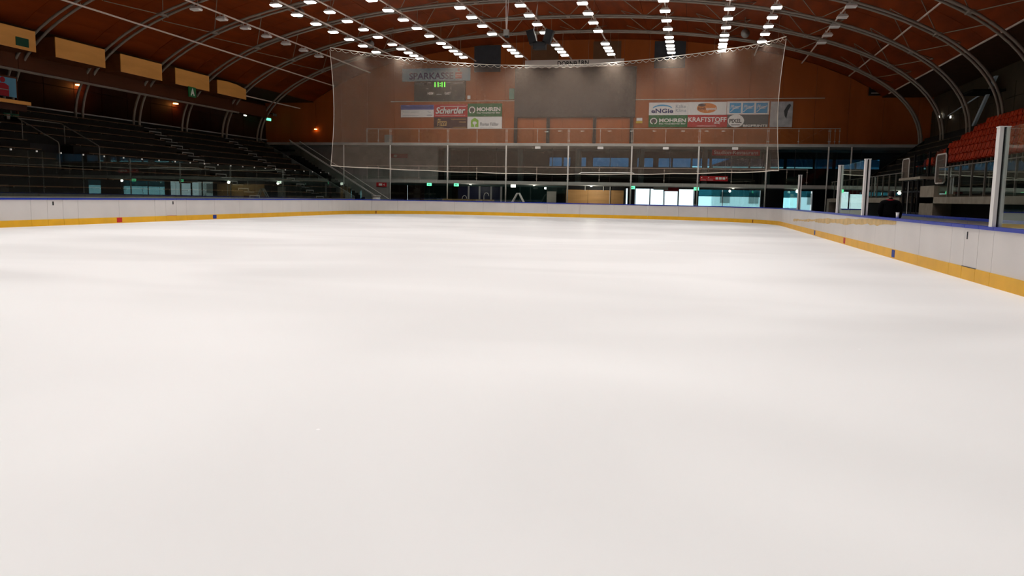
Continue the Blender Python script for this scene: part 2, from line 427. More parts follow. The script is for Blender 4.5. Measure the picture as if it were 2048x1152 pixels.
# ================================================================== walls
wl = struct_root('wall_left', 'dark brown panelled wall behind the bench stand')
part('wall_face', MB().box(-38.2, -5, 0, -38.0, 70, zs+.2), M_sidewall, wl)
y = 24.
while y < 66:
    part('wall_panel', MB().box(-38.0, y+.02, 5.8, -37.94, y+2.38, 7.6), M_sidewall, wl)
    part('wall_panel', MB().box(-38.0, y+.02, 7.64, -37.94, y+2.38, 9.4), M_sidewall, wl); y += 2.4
wr = struct_root('wall_right', 'olive panelled wall behind the seat stand')
part('wall_face', MB().box(17.2, -5, 0, 17.4, 70, zs+.2), M_olive, wr)
y = 38.
while y < 66:
    part('wall_panel', MB().box(17.13, y+.03, 5.4, 17.2, y+2.97, 7.5), M_olive, wr)
    part('wall_panel', MB().box(17.13, y+.03, 7.55, 17.2, y+2.97, 8.4), M_olive, wr); y += 3.0
struct('wall_near', MB().box(-38.2, -5.2, 0, 19.2, -5, 15), M_sidewall, 'wall behind the camera')
wf = struct_root('wall_far', 'orange brown wooden end wall above the gallery', (XC, 66.1, 5.75))
part('wall_backing', MB().box(-38.2, 66.1, 5.6, 19.2, 66.3, 15), M_sidewall, wf)
x = -37.9
while x < 18.9:
    x1 = x + 2.46
    for z0, z1 in ((5.76, 9.38), (9.5, 99)):
        zt0 = min(z1, max(zs, roof_z(x+.02)-.02) if abs(x-XC) < DXM else zs); zt1 = min(z1, max(zs, roof_z(x1-.02)-.02) if abs(x1-XC) < DXM else zs)
        if max(zt0, zt1) <= z0 + .1: continue
        zt0 = max(zt0, z0+.05); zt1 = max(zt1, z0+.05)
        part('wall_panel', MB().prism([(x+.008, z0), (x1-.008, z0), (x1-.008, zt1), (x+.008, zt0)], 66.0, 66.1), M_farwall, wf)
    x = x1
part('wall_band', MB().box(-38, 66.02, 9.38, 19, 66.1, 9.5), M_farwall, wf)
for x0, x1 in ((-25.9, -14.87), (-4.9, 9.5)):
    part('cable_conduit', MB().path([(x0, 65.95, 9.45), (x1, 65.95, 9.45)], .035, 6), M_rail, wf)
for x0, x1, z0, z1, m, nm in ((-18.46, -16.18, 11.83, 14.0, M_dgrey, 'black_vent_panel'), (-3.54, -1.11, 11.9, 14.0, M_dgrey, 'black_vent_panel'),
                       (-13.6, -11.3, 12.0, 13.9, mat('brown_vent', (.16, .08, .04), .7, var=.1), 'brown_vent_panel'), (-8.45, -6.2, 12.0, 14.1, MATS['brown_vent'], 'brown_vent_panel')):
    part(nm, MB().box(x0, 65.93, z0, x1, 66.0, z1), m, wf)

# ================================================================== light rails and floodlights
RAILS = [(-32.78, 8.56, None), (-29.66, 10.38, None), (-26.45, 11.43, 'off'), (-23.10, 12.10, 'A'), (-21.02, 12.20, 'B'), (-17.42, 12.18, 'C'), (-13.17, 12.2, 'D'),
         (-9.72, 12.2, 'D'), (-6.3, 12.2, 'D'), (-2.0, 12.2, 'C'), (1.47, 12.2, 'B2'), (3.93, 12.2, 'A'), (7.3, 11.58, 'off'), (10.58, 10.61, None), (13.35, 9.34, None)]
def lamp_meshes():
    w, d, h = .29, .20, .085
    b = MB()
    b.hexa([(-w, -d, 0), (w, -d, 0), (w, d, 0), (-w, d, 0), (-w*.7, -d*.7, h*1.6), (w*.7, -d*.7, h*1.6), (w*.7, d*.7, h*1.6), (-w*.7, d*.7, h*1.6)])
    for sx in (-.12, .12): b.box(sx-.015, -.02, h*1.6, sx+.015, .02, h*1.6+.14)
    le = MB()
    le.hexa([(-w*.86, -d*.86, -.07), (w*.86, -d*.86, -.07), (w*.86, d*.86, -.07), (-w*.86, d*.86, -.07), (-w*.97, -d*.97, 0), (w*.97, -d*.97, 0), (w*.97, d*.97, 0), (-w*.97, d*.97, 0)])
    return b.mesh('housing', M_pole), le.mesh('lens', M_lens_on), le.mesh('lens', M_lens_off)
me_h, me_on, me_off = lamp_meshes()
FARP = {'A': [55.9, 53.5], 'B': [59.5, 58.2, 57.0, 55.5, 53.8], 'B2': [58.9, 57.5, 56.5, 55.0, 53.5], 'C': [59.2, 57.8, 56.6, 55.1, 53.7],
        'D': [59.35, 58.0, 56.85, 55.35], 'off': [53.5]}
lit_i = 0; rail_i = 0
for X, Z, kind in RAILS:
    rail_i += 1
    rl = thing('light_rail', f'{ORD[rail_i]} straight pale rail under the roof counted from the left wall', 'rail', (X, 30, Z), 'rails under the roof')
    part('rail', MB().path([(X, -4 if rail_i > 1 else 52.8, Z), (X, 62.7, Z)], .05, 6), M_rail, rl)
    for y in ARCH_Y:
        if arch_z(X-XC) - Z > .12 and (rail_i > 1 or y > 53): part('hanger', MB().path([(X, y, Z), (X, y, arch_z(X-XC))], .015, 4), M_steel, rl)
    if not kind: continue
    ys = list(FARP[kind]); y = 51.2
    while y > 38: ys.append(y); y -= 2.42
    vis = len(ys)
    if kind != 'off':
        y = 34.5
        while y > -3: ys.append(y); y -= 4.84
        lit_i += 1
    for j, y in enumerate(ys):
        lab = (f'{ORD[j+1]} glowing floodlight from the far wall on the {ORD[lit_i]} lit rail from the left' if kind != 'off' else
               f'{ORD[j+1]} unlit floodlight from the far wall on the dark rail at the {"left" if X < XC else "right"}')
        t = thing('floodlight', lab, 'floodlight', (X, y, Z-.28), 'floodlights on the roof rails' if kind != 'off' else 'unlit floodlights')
        link('housing', me_h, t); link('lens', me_on if kind != 'off' else me_off, t)
        if kind != 'off':
            l = bpy.data.lights.new('floodlight_beam', 'SPOT'); l.spot_size = math.radians(104); l.spot_blend = 1.0
            wgt = 1.15 if j >= vis else (.46 if y < 53 else .30)
            l.energy = LAMP_W * 2 * wgt; l.color = (1, .975, .95); l.shadow_soft_size = .2
            lo = link('floodlight_beam', l, t, (0, 0, -.12))
            if y > 54.4: l.spot_size = math.radians(116); lo.rotation_euler = (math.radians(34), 0, 0); l.energy *= 1.45    # aimed at the end wall

# ================================================================== safety net around the far end
net = thing('safety_net', 'fine whitish safety net hanging in a curve above the far end boards', 'net', (XC, YE+.2, 3.4))
def net_path(n=66):
    # plan of the hanging cable: one long bow from side to side
    K = [(-24.83, 51.9), (-23.6, 53.55), (-21.3, 56.1), (-17.75, 59.0), (-13.4, 60.6), (-9.1, 60.75), (-5.3, 59.75), (-1.0, 57.55), (3.4, 54.35), (5.06, 51.95)]
    L_ = [0]
    for a, b in zip(K[:-1], K[1:]): L_.append(L_[-1] + math.dist(a, b))
    out = []
    for i in range(n):
        d = L_[-1]*i/(n-1); j = max(k for k in range(len(K)-1) if L_[k] <= d + 1e-9 and k < len(K)-1)
        t = (d-L_[j])/(L_[j+1]-L_[j]); P = [K[max(j-1, 0)], K[j], K[j+1], K[min(j+2, len(K)-1)]]
        out.append(tuple(.5*(2*P[1][c] + (P[2][c]-P[0][c])*t + (2*P[0][c]-5*P[1][c]+4*P[2][c]-P[3][c])*t*t + (3*P[1][c]-P[0][c]-3*P[2][c]+P[3][c])*t**3) for c in (0, 1)))
    return out
NP = net_path()
NZ0, NZ1 = 3.42, 11.28
nrows = 10; vs = []; fs = []
for r in range(nrows+1):
    t = r/nrows
    for i, (x, y) in enumerate(NP):
        e = min(i, len(NP)-1-i)
        pull = .25*math.sin(math.pi*t)*math.exp(-e/3.)            # free edges curve in a little
        wob = .05*math.sin(i*.9 + t*4)
        x_ = x + (pull if i < len(NP)/2 else -pull)
        vs.append((x_, y + wob*.5, NZ0 + (NZ1-NZ0)*t - (.04*math.sin(math.pi*((i % 7)/7.)) + .13*math.sin(math.pi*i/(len(NP)-1)))*(1-t)))
n = len(NP)
for r in range(nrows):
    for i in range(n-1): fs.append((r*n+i, r*n+i+1, (r+1)*n+i+1, (r+1)*n+i))
part('mesh_sheet', MB().add(vs, fs), M_net, net, True)
M_rope = mat('rope', (.80, .74, .64), .8)
part('edge_rope', MB().path([vs[i] for i in range(n)], .03, 5), M_rope, net)
part('edge_rope', MB().path([vs[r*n] for r in range(nrows+1)], .022, 5), M_rope, net)
part('edge_rope', MB().path([vs[r*n+n-1] for r in range(nrows+1)], .022, 5), M_rope, net)
part('top_cable', MB().path([(x, y, 11.44) for x, y in NP], .03, 5), M_rope, net)
sc = []
for i in range(n-1):
    (x0, y0), (x1, y1) = NP[i], NP[i+1]
    m_ = max(1, round(math.hypot(x1-x0, y1-y0)/.62))
    for j in range(m_):
        for q in range(5):
            t = (j + q/5)/m_
            sc.append((x0+(x1-x0)*t, y0+(y1-y0)*t, 11.40 - .16*math.sin(math.pi*q/5)))
part('scalloped_rope', MB().path(sc, .016, 4), M_rope, net)
for k in range(0, n, 9):
    x, y = NP[k]
    part('suspension_wire', MB().path([(x, y, 11.44), (x, y, max(11.6, roof_z(x)))], .008, 3), M_steel, net)
part('spreader_bar', MB().path([(-8.6, 60.6, 3.3), (-8.4, 60.57, 3.4), (-4.5, 59.5, 3.4), (-4.3, 59.4, 3.3)], .035, 5), M_white, net)

# ================================================================== far building with two gallery floors
M_slab = mat('slab_concrete', (.34, .33, .30), .8, var=.12, scale=1)
struct('floor_gallery_lower', MB().box(-38.1, 63, 2.49, 19, 70.2, 2.74), M_slab, 'concrete slab of the lower gallery')
struct('floor_gallery_upper', MB().box(-38, 63, 5.55, 19, 70.2, 5.76), M_slab, 'concrete slab of the upper gallery')
POSTX = [-28.93, -24.76, -19.77, -14.85, -9.81, -4.83, .24, 5.23, 9.56, 11.15]
for i, x in enumerate(POSTX):
    c = single('gallery_column', MB().path([(x, 62.93, 0), (x, 62.93, 5.56)], .055, 10), M_pole,
           f'{ORD[i+1]} slender pale column from the left along the gallery front', 'column', 'columns along the gallery front', True)
    c['kind'] = 'thing'
M_gglass = glassmat('railing_glass', (.86, .93, .90))
M_bal = mat('baluster_steel', (.40, .35, .30), .4)
def railing(name, label, z, x0, x1, ends):
    t = thing(name, label, 'railing', (XC, 62.98, z))
    part('handrail', MB().path([(x0, 62.98, z+1.13), (x1, 62.98, z+1.13)], .022, 6), M_bal, t)
    xs = sorted(set([x for x in ends if x0 <= x <= x1] + [x0, x1]))
    for a, b in zip(xs[:-1], xs[1:]):
        mid = (a+b)/2
        for u in ((a+.1, mid-.03), (mid+.03, b-.1)):
            if u[1]-u[0] > .3: part('pane', MB().box(u[0], 62.99, z+.08, u[1], 63.002, z+1.08), M_gglass, t)
        for p in (a+.05, mid, b-.05):
            part('baluster', MB().box(p-.014, 62.97, z, p+.014, 63.0, z+1.13), M_bal, t)
            for zz in (z+.18, z+.95): part('clamp', MB().box(p-.055, 62.95, zz-.028, p+.055, 63.02, zz+.028), M_bal, t)
railing('gallery_railing', 'glass railing with pale balusters along the upper gallery below the adverts', 5.76, -26.9, 10.3, POSTX)
railing('gallery_railing', 'glass railing along the lower gallery just above the rink', 2.74, -26.9, 8.2, POSTX)

# lower gallery level: rear wall with blue windows, glazed front
M_int = mat('interior_dark', (.07, .085, .095), .8)
rear = struct_root('wall_restaurant', 'dark rear wall of the lower gallery with a band of windows', (XC, 70, 2.74))
wins = [(-12.61, -11.45), (-11.35, -10.7), (-10.3, -9.3), (-8.75, -5.6), (-4.9, -3.5), (-3.1, -2.0), (-1.9, -.35), (-.25, 1.2), (1.35, 4.4), (4.5, 7.2), (7.4, 9.5), (9.6, 11.0), (11.2, 14.6)]
x = -38.1
for a, b in wins + [(19, 19)]:
    if a > x: part('pier', MB().box(x, 70, 2.74, a, 70.2, 5.55), M_int, rear)
    if b > a:
        part('spandrel', MB().box(a, 70, 2.74, b, 70.2, 4.22), M_int, rear)
        part('lintel', MB().box(a, 70, 5.03, b, 70.2, 5.55), M_int, rear)
    x = b
for i, (a, b) in enumerate(wins):
    w = struct_root(f'window_{i+1}', None, ((a+b)/2, 70.1, 4.22))
    clear = .10 if i in (7, 8, 9, 10) else .0
    part('blind', MB().box(a+.03, 70.09, 4.22+clear+.03, b-.03, 70.10, 5.0), M_glassb, w)
    part('pane', MB().box(a, 70.14, 4.22, b, 70.15, 5.03), M_cyan, w)
    fr = MB(); fr.box(a, 70.05, 4.22, b, 70.16, 4.25); fr.box(a, 70.05, 5.0, b, 70.16, 5.03); fr.box(a, 70.05, 4.22, a+.03, 70.16, 5.03); fr.box(b-.03, 70.05, 4.22, b, 70.16, 5.03)
    part('window_frame', fr, M_dgrey, w)
struct('wall_gallery', MB().box(-38.1, 65, 2.74, -21.3, 65.2, 5.55), M_concl, 'grey wall at the left end of the lower gallery')
front = struct_root('window_20', 'tinted glass front of the lower gallery', (XC, 66, 2.74))
xs = [-21.2, -18.9, -16.4, -14.1, -11.6, -9.2, -6.8, -4.4, -2.0, .4, 2.8, 5.2, 7.6, 10.0, 12.4]
for a, b in zip(xs[:-1], xs[1:]):
    part('pane', MB().box(a+.03, 66, 2.78, b-.03, 66.012, 5.5), M_glassd, front)
    part('mullion', MB().box(b-.03, 65.96, 2.74, b+.03, 66.05, 5.55), M_dgrey, front)
M_dcol = mat('inner_column_paint', (.3, .3, .3), .7)
for i, x in enumerate((-20.9, -14.4, -9.5, -4.3, .75, 5.6)):
    c = single('inner_column', MB().box(x-.22, 66.3, 2.74, x+.22, 66.7, 5.55), M_dcol, f'{ORD[i+1]} grey square pillar from the left behind the gallery glass', 'pillar', 'pillars behind the gallery glass')
    c['kind'] = 'thing'
for i, x in enumerate((-12.3, -7.3, -2.25, 2.9)):
    t = single('emergency_light', MB().box(x-.22, 63.05, 5.33, x+.22, 63.25, 5.52), M_white, f'{ORD[i+1]} small pale box light from the left under the upper gallery slab', 'light', 'box lights under the slab')
# restaurant sign
t = thing('restaurant_sign', 'dark red sign reading Stadion-Restaurant under the upper gallery', 'sign', (3.1, 65.9, 5.0))
part('panel', MB().box(1.28, 65.85, 5.05, 4.93, 65.92, 5.5), mat('sign_red', (.45, .035, .045), .6), t)
text('Stadion-Restaurant', mat('sign_pink', (.80, .55, .55), .6), t, 1.42, 4.8, 5.14, 5.42, 65.84, bold=.012)
t = thing('direction_sign', 'long red direction sign with white arrows and icons over the lower gallery railing', 'sign', (1.5, 64.2, 3.2))
part('panel', MB().box(.42, 64.2, 2.98, 2.52, 64.24, 3.36), mat('sign_red_b', (.42, .02, .025), .6), t)
for x0, x1 in ((.48, .9), (1.0, 1.42)): part('arrow_line', MB().box(x0, 64.19, 3.05, x1, 64.198, 3.08), M_white, t)
for x0 in (1.6, 1.86, 2.12): part('icon', MB().box(x0, 64.19, 3.1, x0+.2, 64.198, 3.28), M_white, t)
for x0 in (.5, 1.02, 2.38): part('arrow', MB().prism([(x0, 3.28), (x0+.1, 3.28), (x0+.05, 3.18)], 64.19, 64.198), M_white, t)
for x in (.6, 2.3): part('rod', MB().path([(x, 64.22, 3.36), (x, 64.22, 5.55)], .012, 4), M_steel, t)
t = thing('wall_sign', 'faint dark red sign on the grey gallery wall behind the net', 'sign', (-24.6, 64.95, 4.6))
part('panel', MB().box(-25.6, 64.94, 4.6, -24.0, 65, 4.95), mat('sign_red_c', (.20, .03, .03), .7), t); part('icon', MB().box(-25.2, 64.93, 4.68, -24.95, 64.94, 4.88), M_concl, t)
t = thing('wall_sign', 'small red direction sign on the pale wall beside the stair', 'sign', (-25.7, 62.95, 2.2))
part('panel', MB().box(-26.0, 62.95, 2.12, -25.1, 62.99, 2.46), MATS['sign_red_b'], t); part('icon', MB().box(-25.78, 62.93, 2.2, -25.48, 62.95, 2.38), M_white, t)
part('arrow', MB().prism([(-25.28, 2.36), (-25.28, 2.2), (-25.38, 2.28)], 62.93, 62.95), M_white, t)

# ground floor
struct('wall_ground_left', MB().box(-38.1, 63.0, 0, -24.9, 63.15, 2.49), M_concl, 'pale concrete wall at the foot of the stair')
gf = struct_root('wall_ground_far', 'dark glazed ground floor facade', (XC, 68, 0))
M_dgreen = mat('dark_green_wall', (.03, .06, .056), .5)
part('backing', MB().box(-25, 69.4, 0, -5.7, 69.5, 2.49), M_dgreen, gf)
part('backing', MB().box(-25, 68.0, 0, -24.9, 69.5, 2.49), M_dgreen, gf)
part('dark_door_leaf', MB().box(-26.7, 67.9, 0, -25.1, 68, 2.35), mat('dark_wood', (.03, .018, .013), .6, var=.2), gf)
part('dark_door_leaf', MB().box(-25.05, 67.9, 0, -23.5, 68, 2.35), MATS['dark_wood'], gf)
part('lintel_band', MB().box(-27, 67.9, 2.35, -10.6, 68, 2.49), M_dgreen, gf)
for a, b in ((-23.4, -20.5), (-17.1, -14.8), (-14.7, -12.4), (-11.5, -10.6)):
    part('pane', MB().box(a+.02, 68, .05, b-.02, 68.015, 2.35), M_glassd, gf)
M_dblue = mat('dark_blue_door', (.008, .012, .035), .4)
for a, b in ((-20.35, -19.45), (-19.3, -18.45), (-18.3, -17.4), (-17.3, -16.5)):
    d = part('door_leaf', MB().box(a, 67.95, 0, b, 68, 2.3), M_dblue, gf)
    part('door_frame', MB().box(b, 67.92, 0, b+.15, 68.02, 2.35), M_dcol, gf)
for cx, cz, r in ((-19.75, 1.25, .2), (-17.75, 1.5, .22)):
    part('door_picture', MB().path([(cx+r*math.cos(a), 67.93, cz+r*1.3*math.sin(a)) for a in [H*i/10 for i in range(11)]] + [(cx-r, 67.93, cz-.4)], .022, 4), M_white, gf)
part('brown_door', MB().box(-12.35, 67.9, 0, -11.55, 68, 2.0), M_concl, gf)
M_plank = mat('plank_wood', (.46, .25, .10), .5, var=.15, scale=1.2, stretch=(.4, 1, 3))
for a, b in ((-10.57, -8.72), (-8.70, -6.87), (-6.83, -5.72)): part('wood_panel', MB().box(a, 67.2, 0, b, 67.3, 2.17), M_plank, gf)
part('wood_lintel', MB().box(-10.57, 67.25, 2.17, -5.7, 67.35, 2.49), M_black, gf)
for x in (-8.95, -7.4, -6.85): part('bar', MB().box(x-.02, 67.1, .0 if x > -7 else 2.1, x+.02, 67.15, 2.49), M_pole, gf)
for a, b in ((-5.4, -4.85), (.04, .36), (5.3, 7.5), (9.3, 16)): part('pillar', MB().box(a, 67.8, 0, b, 68.3, 2.49), M_black, gf)
part('ceiling_beam', MB().box(-5.7, 67.9, 2.36, 19, 68.1, 2.49), M_black, gf)
for i, (a, b) in enumerate(((-5.68, -5.42), (-4.79, -3.60), (-3.56, -2.46), (-2.38, -1.28), (-1.22, .0))):
    d = struct_root(f'door_{i+1}', None, ((a+b)/2, 68, 0))
    part('pane', MB().box(a+.03, 68, .05, b-.03, 68.012, 2.36), glassmat('door_glass', (.97, 1, 1)), d)
    part('frame', MB().box(b-.03, 67.96, 0, b+.03, 68.05, 2.36), M_dgrey, d); part('frame', MB().box(a-.03, 67.96, 0, a+.02, 68.05, 2.36), M_dgrey, d)
t = thing('door_header', 'dark red sign box above the bright entrance door', 'sign', (-1.8, 67.8, 2.0))
part('panel', MB().box(-2.42, 67.75, 2.18, -1.24, 67.9, 2.49), mat('sign_red_d', (.22, .015, .02), .6), t)
t = single('door_closer_box', MB().box(-3.3, 67.6, 2.28, -2.1, 67.75, 2.49), M_concl, 'grey door motor box above the bright entrance', 'box')
for i, (a, b, z) in enumerate(((.38, 2.3, 1.84), (2.34, 5.28, 1.84), (7.55, 9.2, 1.9))):
    w = struct_root(f'window_{i+31}', None, ((a+b)/2, 68, 0))
    part('blind', MB().box(a+.02, 68, z, b-.02, 68.01, 2.4), M_teal, w)
    part('pane', MB().box(a+.02, 68.03, .05, b-.02, 68.04, 2.4), M_cyan, w)
    part('frame', MB().box(a-.03, 67.97, 0, a+.02, 68.06, 2.4), M_dgrey, w); part('rail', MB().box(a, 67.97, z-.03, b, 68.0, z), M_dgrey, w)
# exit lights
for i, (x, z, m, lab) in enumerate(((-21.45, 2.36, M_exit, 'leftmost of the four lit green exit signs under the lower gallery'), (-19.11, 2.36, M_exit, 'lit green exit sign in front of the dark blue doors'),
                     (-14.3, 2.34, M_lampw, 'white box lamp under the lower gallery beside the stepladder'), (-4.71, 2.36, M_exit, 'lit green exit sign left of the bright entrance doors'),
                     (.18, 2.34, M_exit, 'lit green exit sign right of the bright entrance doors'))):
    t = thing('exit_sign' if m is M_exit else 'box_lamp', lab, 'exit sign' if m is M_exit else 'lamp', (x, 63.3, z), 'lit signs under the gallery')
    part('light_face', MB().box(x-.19, 63.25, z-.1, x+.19, 63.3, z+.12), m, t); part('housing', MB().box(x-.2, 63.3, z-.11, x+.2, 63.34, z+.13), M_white, t)
    if m is M_exit: part('pictogram', MB().prism([(x-.1, z+.01), (x-.02, z+.08), (x-.02, z+.035), (x+.1, z+.035), (x+.1, z-.015), (x-.02, z-.015), (x-.02, z-.06)], 63.244, 63.249), M_white, t)
for i, (x, y, e) in enumerate(((-8.2, 65.2, 130), (-13.0, 65.4, 70), (-18.5, 65.4, 60), (3.0, 65.2, 50))):
    t = thing('downlight', f'{ORD[i+1]} small round ceiling light from the left under the lower gallery slab' if x < 2 else 'small round ceiling light under the slab before the blue tinted windows', 'light', (x, y, 2.42), 'round lights under the slab')
    part('rim', MB().path([(x, y, 2.49), (x, y, 2.43)], .11, 12), M_white, t); part('glass', MB().path([(x, y, 2.435), (x, y, 2.42)], .08, 12), M_lampw, t)
    l = bpy.data.lights.new('downlight_light', 'POINT'); l.energy = e; l.color = (1, .93, .82); l.shadow_soft_size = .1; link('downlight_light', l, t, (0, 0, -.12))
t = thing('stepladder', 'open aluminium stepladder standing on the far walkway', 'ladder', (-13.55, 61.8, -.03))
for s_ in (-1, 1):
    for dy in (-.22, .22):
        part('side_rail', MB().path([(-13.55+s_*.08, 61.8+dy*.7, 1.76), (-13.55+s_*1.05, 61.8+dy, -.03)], .05, 5), M_pole, t)
    for q in range(1, 6):
        u = q/6; part('rung', MB().path([(-13.55+s_*(.08+.97*u), 61.8-.2, 1.76-1.79*u), (-13.55+s_*(.08+.97*u), 61.8+.2, 1.76-1.79*u)], .025, 5), M_pole, t)
part('top_cap', MB().box(-13.65, 61.6, 1.74, -13.45, 62.0, 1.79), M_pole, t)
M_crate = mat('crate_wood', (.20, .14, .06), .7, var=.2)
t = thing('wooden_bench_box', 'low brown wooden box on the far walkway before the blue doors', 'box', (-17.9, 62.2, -.03))
for i in range(5): part('slat', MB().box(-19.9+.85*i, 62.0, -.03, -19.9+.85*i+.82, 62.5, 1.22), M_crate, t)
t = thing('bucket', 'small pale bucket behind the boards at the left far corner', 'bucket', (-24.47, 59.2, -.03))
part('body', MB().path([(-24.47, 59.2, -.03), (-24.47, 59.2, 1.33)], [.26, .33], 12, True), M_white, t, True)
part('rim', MB().path([(-24.47+.36*math.cos(a), 59.2+.36*math.sin(a), 1.34) for a in [2*H*i/16 for i in range(17)]], .03, 6), M_white, t)

# outside: a pale house far behind the windows
t = thing('house', 'pale house seen through the blue tinted windows', 'house', (13, 112, -.05))
part('wall', MB().box(2.4, 108, -.05, 24, 116, 6), M_white, t); part('roof', MB().prism([(1.9, 6), (24.6, 6), (13, 10)], 107.5, 116.5), M_dgrey, t)
for i in range(6): part('window', MB().box(3.4+3.6*i, 107.94, 1.2, 4.6+3.6*i, 108, 2.6), M_concl, t)

# ================================================================== big board, scoreboard, adverts on the far wall
t = thing('video_board', 'large dark grey board on black posts in the middle of the far wall', 'board', (-9.9, 65.75, 5.76))
part('panel', MB().box(-14.86, 65.66, 8.1, -4.9, 65.86, 12.05), mat('screen_grey', (.040, .040, .040), .55, var=.12, scale=.6, stretch=(3, 1, .4)), t)
part('frame', MB().box(-14.9, 65.68, 8.04, -4.86, 65.9, 8.1), M_black, t)
for x in (-14.75, -12.0, -8.15, -5.15): part('post', MB().box(x-.13, 65.7, 5.76, x+.13, 65.85, 8.1), M_black, t)
t = thing('name_banner', 'long pale banner reading DORNB!RN hanging above the dark board', 'banner', (-9.45, 62.25, 11.54))
part('panel', MB().box(-13.3, 62.2, 11.52, -5.6, 62.28, 12.07), mat('banner_grey', (.55, .50, .45), .6), t)
text('DORNB', M_black, t, -10.72, -9.2, 11.60, 11.96, 62.19, bold=.02); text('!', M_black, t, -9.08, -8.98, 11.66, 12.04, 62.19, bold=.02); text('RN', M_black, t, -8.86, -8.28, 11.64, 11.99, 62.19, bold=.02)
for x in (-12.8, -6.1): part('hanging_wire', MB().path([(x, 62.24, 12.07), (x, 62.24, roof_z(x))], .01, 3), M_steel, t)

def advert(name, label, x0, x1, z0, z1, m, y=65.88):
    t = thing(name, label, 'advertising board', ((x0+x1)/2, y, z0), 'adverts on the far wall')
    part('panel', MB().box(x0, y, z0, x1, y+.06, z1), m, t)
    return t
P_green = mat('ad_green', (.018, .13, .045), .5); P_red = mat('ad_red', (.42, .030, .032), .5); P_white = mat('ad_white', (.72, .70, .67), .5)
P_brown = mat('ad_brown', (.060, .026, .028), .5); P_sky = mat('ad_skyblue', (.20, .38, .50), .5); P_navy = mat('ad_navy', (.02, .03, .13), .5)
P_viol = mat('ad_violet', (.10, .11, .33), .5); P_gold = mat('ad_gold', (.50, .30, .10), .5); P_dk = mat('ad_dark', (.07, .07, .07), .5)
P_or = mat('ad_orange', (.62, .20, .05), .5); P_cy = mat('ad_cyan', (.05, .30, .55), .5); P_lime = mat('ad_lime', (.22, .42, .05), .5); P_grey = mat('ad_grey', (.10, .11, .11), .5)
P_let = mat('ad_letter_grey', (.28, .30, .33), .5)
def disc(cx, cz, rx, rz, y, n=20): return MB().prism([(cx+rx*math.cos(2*H*i/n), cz+rz*math.sin(2*H*i/n)) for i in range(n)], y-.006, y)
Y_ = 65.875
t = advert('bank_sign', 'light blue sign reading SPARKASSE above the scoreboard', -24.83, -18.77, 11.13, 12.2, P_sky)
text('SPARKASSE', P_navy, t, -24.2, -20.25, 11.28, 11.84, Y_, bold=.022)
part('logo', MB().prism([(-20.08, 11.32), (-19.5, 11.32), (-19.5, 11.84), (-19.62, 11.88), (-20.08, 11.84)], Y_-.006, Y_), P_red, t)
part('logo_bar', MB().box(-19.98, Y_-.012, 11.62, -19.5, Y_-.007, 11.66), P_white, t); part('logo_bar', MB().box(-20.08, Y_-.012, 11.48, -19.6, Y_-.007, 11.52), P_white, t)
part('logo_dot', disc(-19.78, 12.03, .12, .12, Y_), P_red, t)
t = thing('scoreboard', 'dark electronic scoreboard with glowing green 11:11 clock', 'scoreboard', (-21.43, 65.8, 9.44))
part('case', MB().box(-23.69, 65.74, 9.47, -19.18, 65.95, 11.12), mat('score_case', (.02, .035, .035), .4), t)
def seg(cx, z0, z1): part('clock_digit', MB().box(cx-.035, 65.725, z0, cx+.035, 65.735, z1), M_led, t)
for cx in (-21.83, -21.55, -21.2, -20.97): seg(cx, 10.62, 11.02)
for cz in (10.72, 10.9): part('clock_colon', MB().box(-21.40, 65.725, cz-.035, -21.33, 65.735, cz+.035), M_led, t)
text('HEIM', P_white, t, -22.48, -21.98, 9.98, 10.2, 65.73, bold=.02); text('GAST', P_white, t, -20.97, -20.42, 9.98, 10.2, 65.73, bold=.02)
for a, b, z in ((-23.6, -22.8, 10.87), (-22.5, -22.2, 10.95), (-20.8, -20.45, 10.95), (-20.25, -19.35, 10.9), (-21.7, -21.25, 9.98), (-22.55, -22.4, 10.45), (-20.5, -20.38, 10.45)):
    part('caption_bar', MB().box(a, 65.728, z, b, 65.736, z+.05), P_let, t)
single('junction_box', MB().box(-19.0, 65.88, 9.62, -18.75, 66, 9.9), M_white, 'small white junction box right of the scoreboard', 'box')
t = advert('insurance_banner', 'white and violet banner below the scoreboard, leftmost advert', -24.95, -21.97, 8.12, 9.15, P_white)
part('header', MB().box(-24.95, Y_-.005, 8.75, -21.97, Y_, 9.15), P_viol, t)
text('Werner Niederscheider', P_navy, t, -24.85, -22.05, 8.84, 9.08, Y_-.01, bold=.01)
text('Versicherungsagentur', P_let, t, -24.8, -23.3, 8.48, 8.62, Y_-.006); part('caption_bar', MB().box(-24.8, Y_-.006, 8.24, -23.3, Y_, 8.27), P_let, t); text('UNIQA', P_navy, t, -22.6, -22.1, 8.22, 8.33, Y_-.006, bold=.02)
part('logo', MB().path([(-22.5, Y_, 8.62), (-22.36, Y_, 8.5), (-22.22, Y_, 8.55)], .015, 4), P_navy, t)
t = advert('transport_banner', 'red banner reading Schertler', -21.96, -18.98, 8.12, 9.17, P_red)
text('Schertler', M_black, t, -21.76, -19.12, 8.38, 8.92, Y_-.001, bold=.02, shear=.25); text('Schertler', P_white, t, -21.8, -19.16, 8.4, 8.95, Y_-.006, bold=.02, shear=.25)
part('stroke', MB().box(-21.4, Y_-.006, 8.99, -19.1, Y_, 9.03), P_white, t); text('www.schertler-transporte.at', P_white, t, -21.85, -19.15, 8.2, 8.32, Y_-.006)
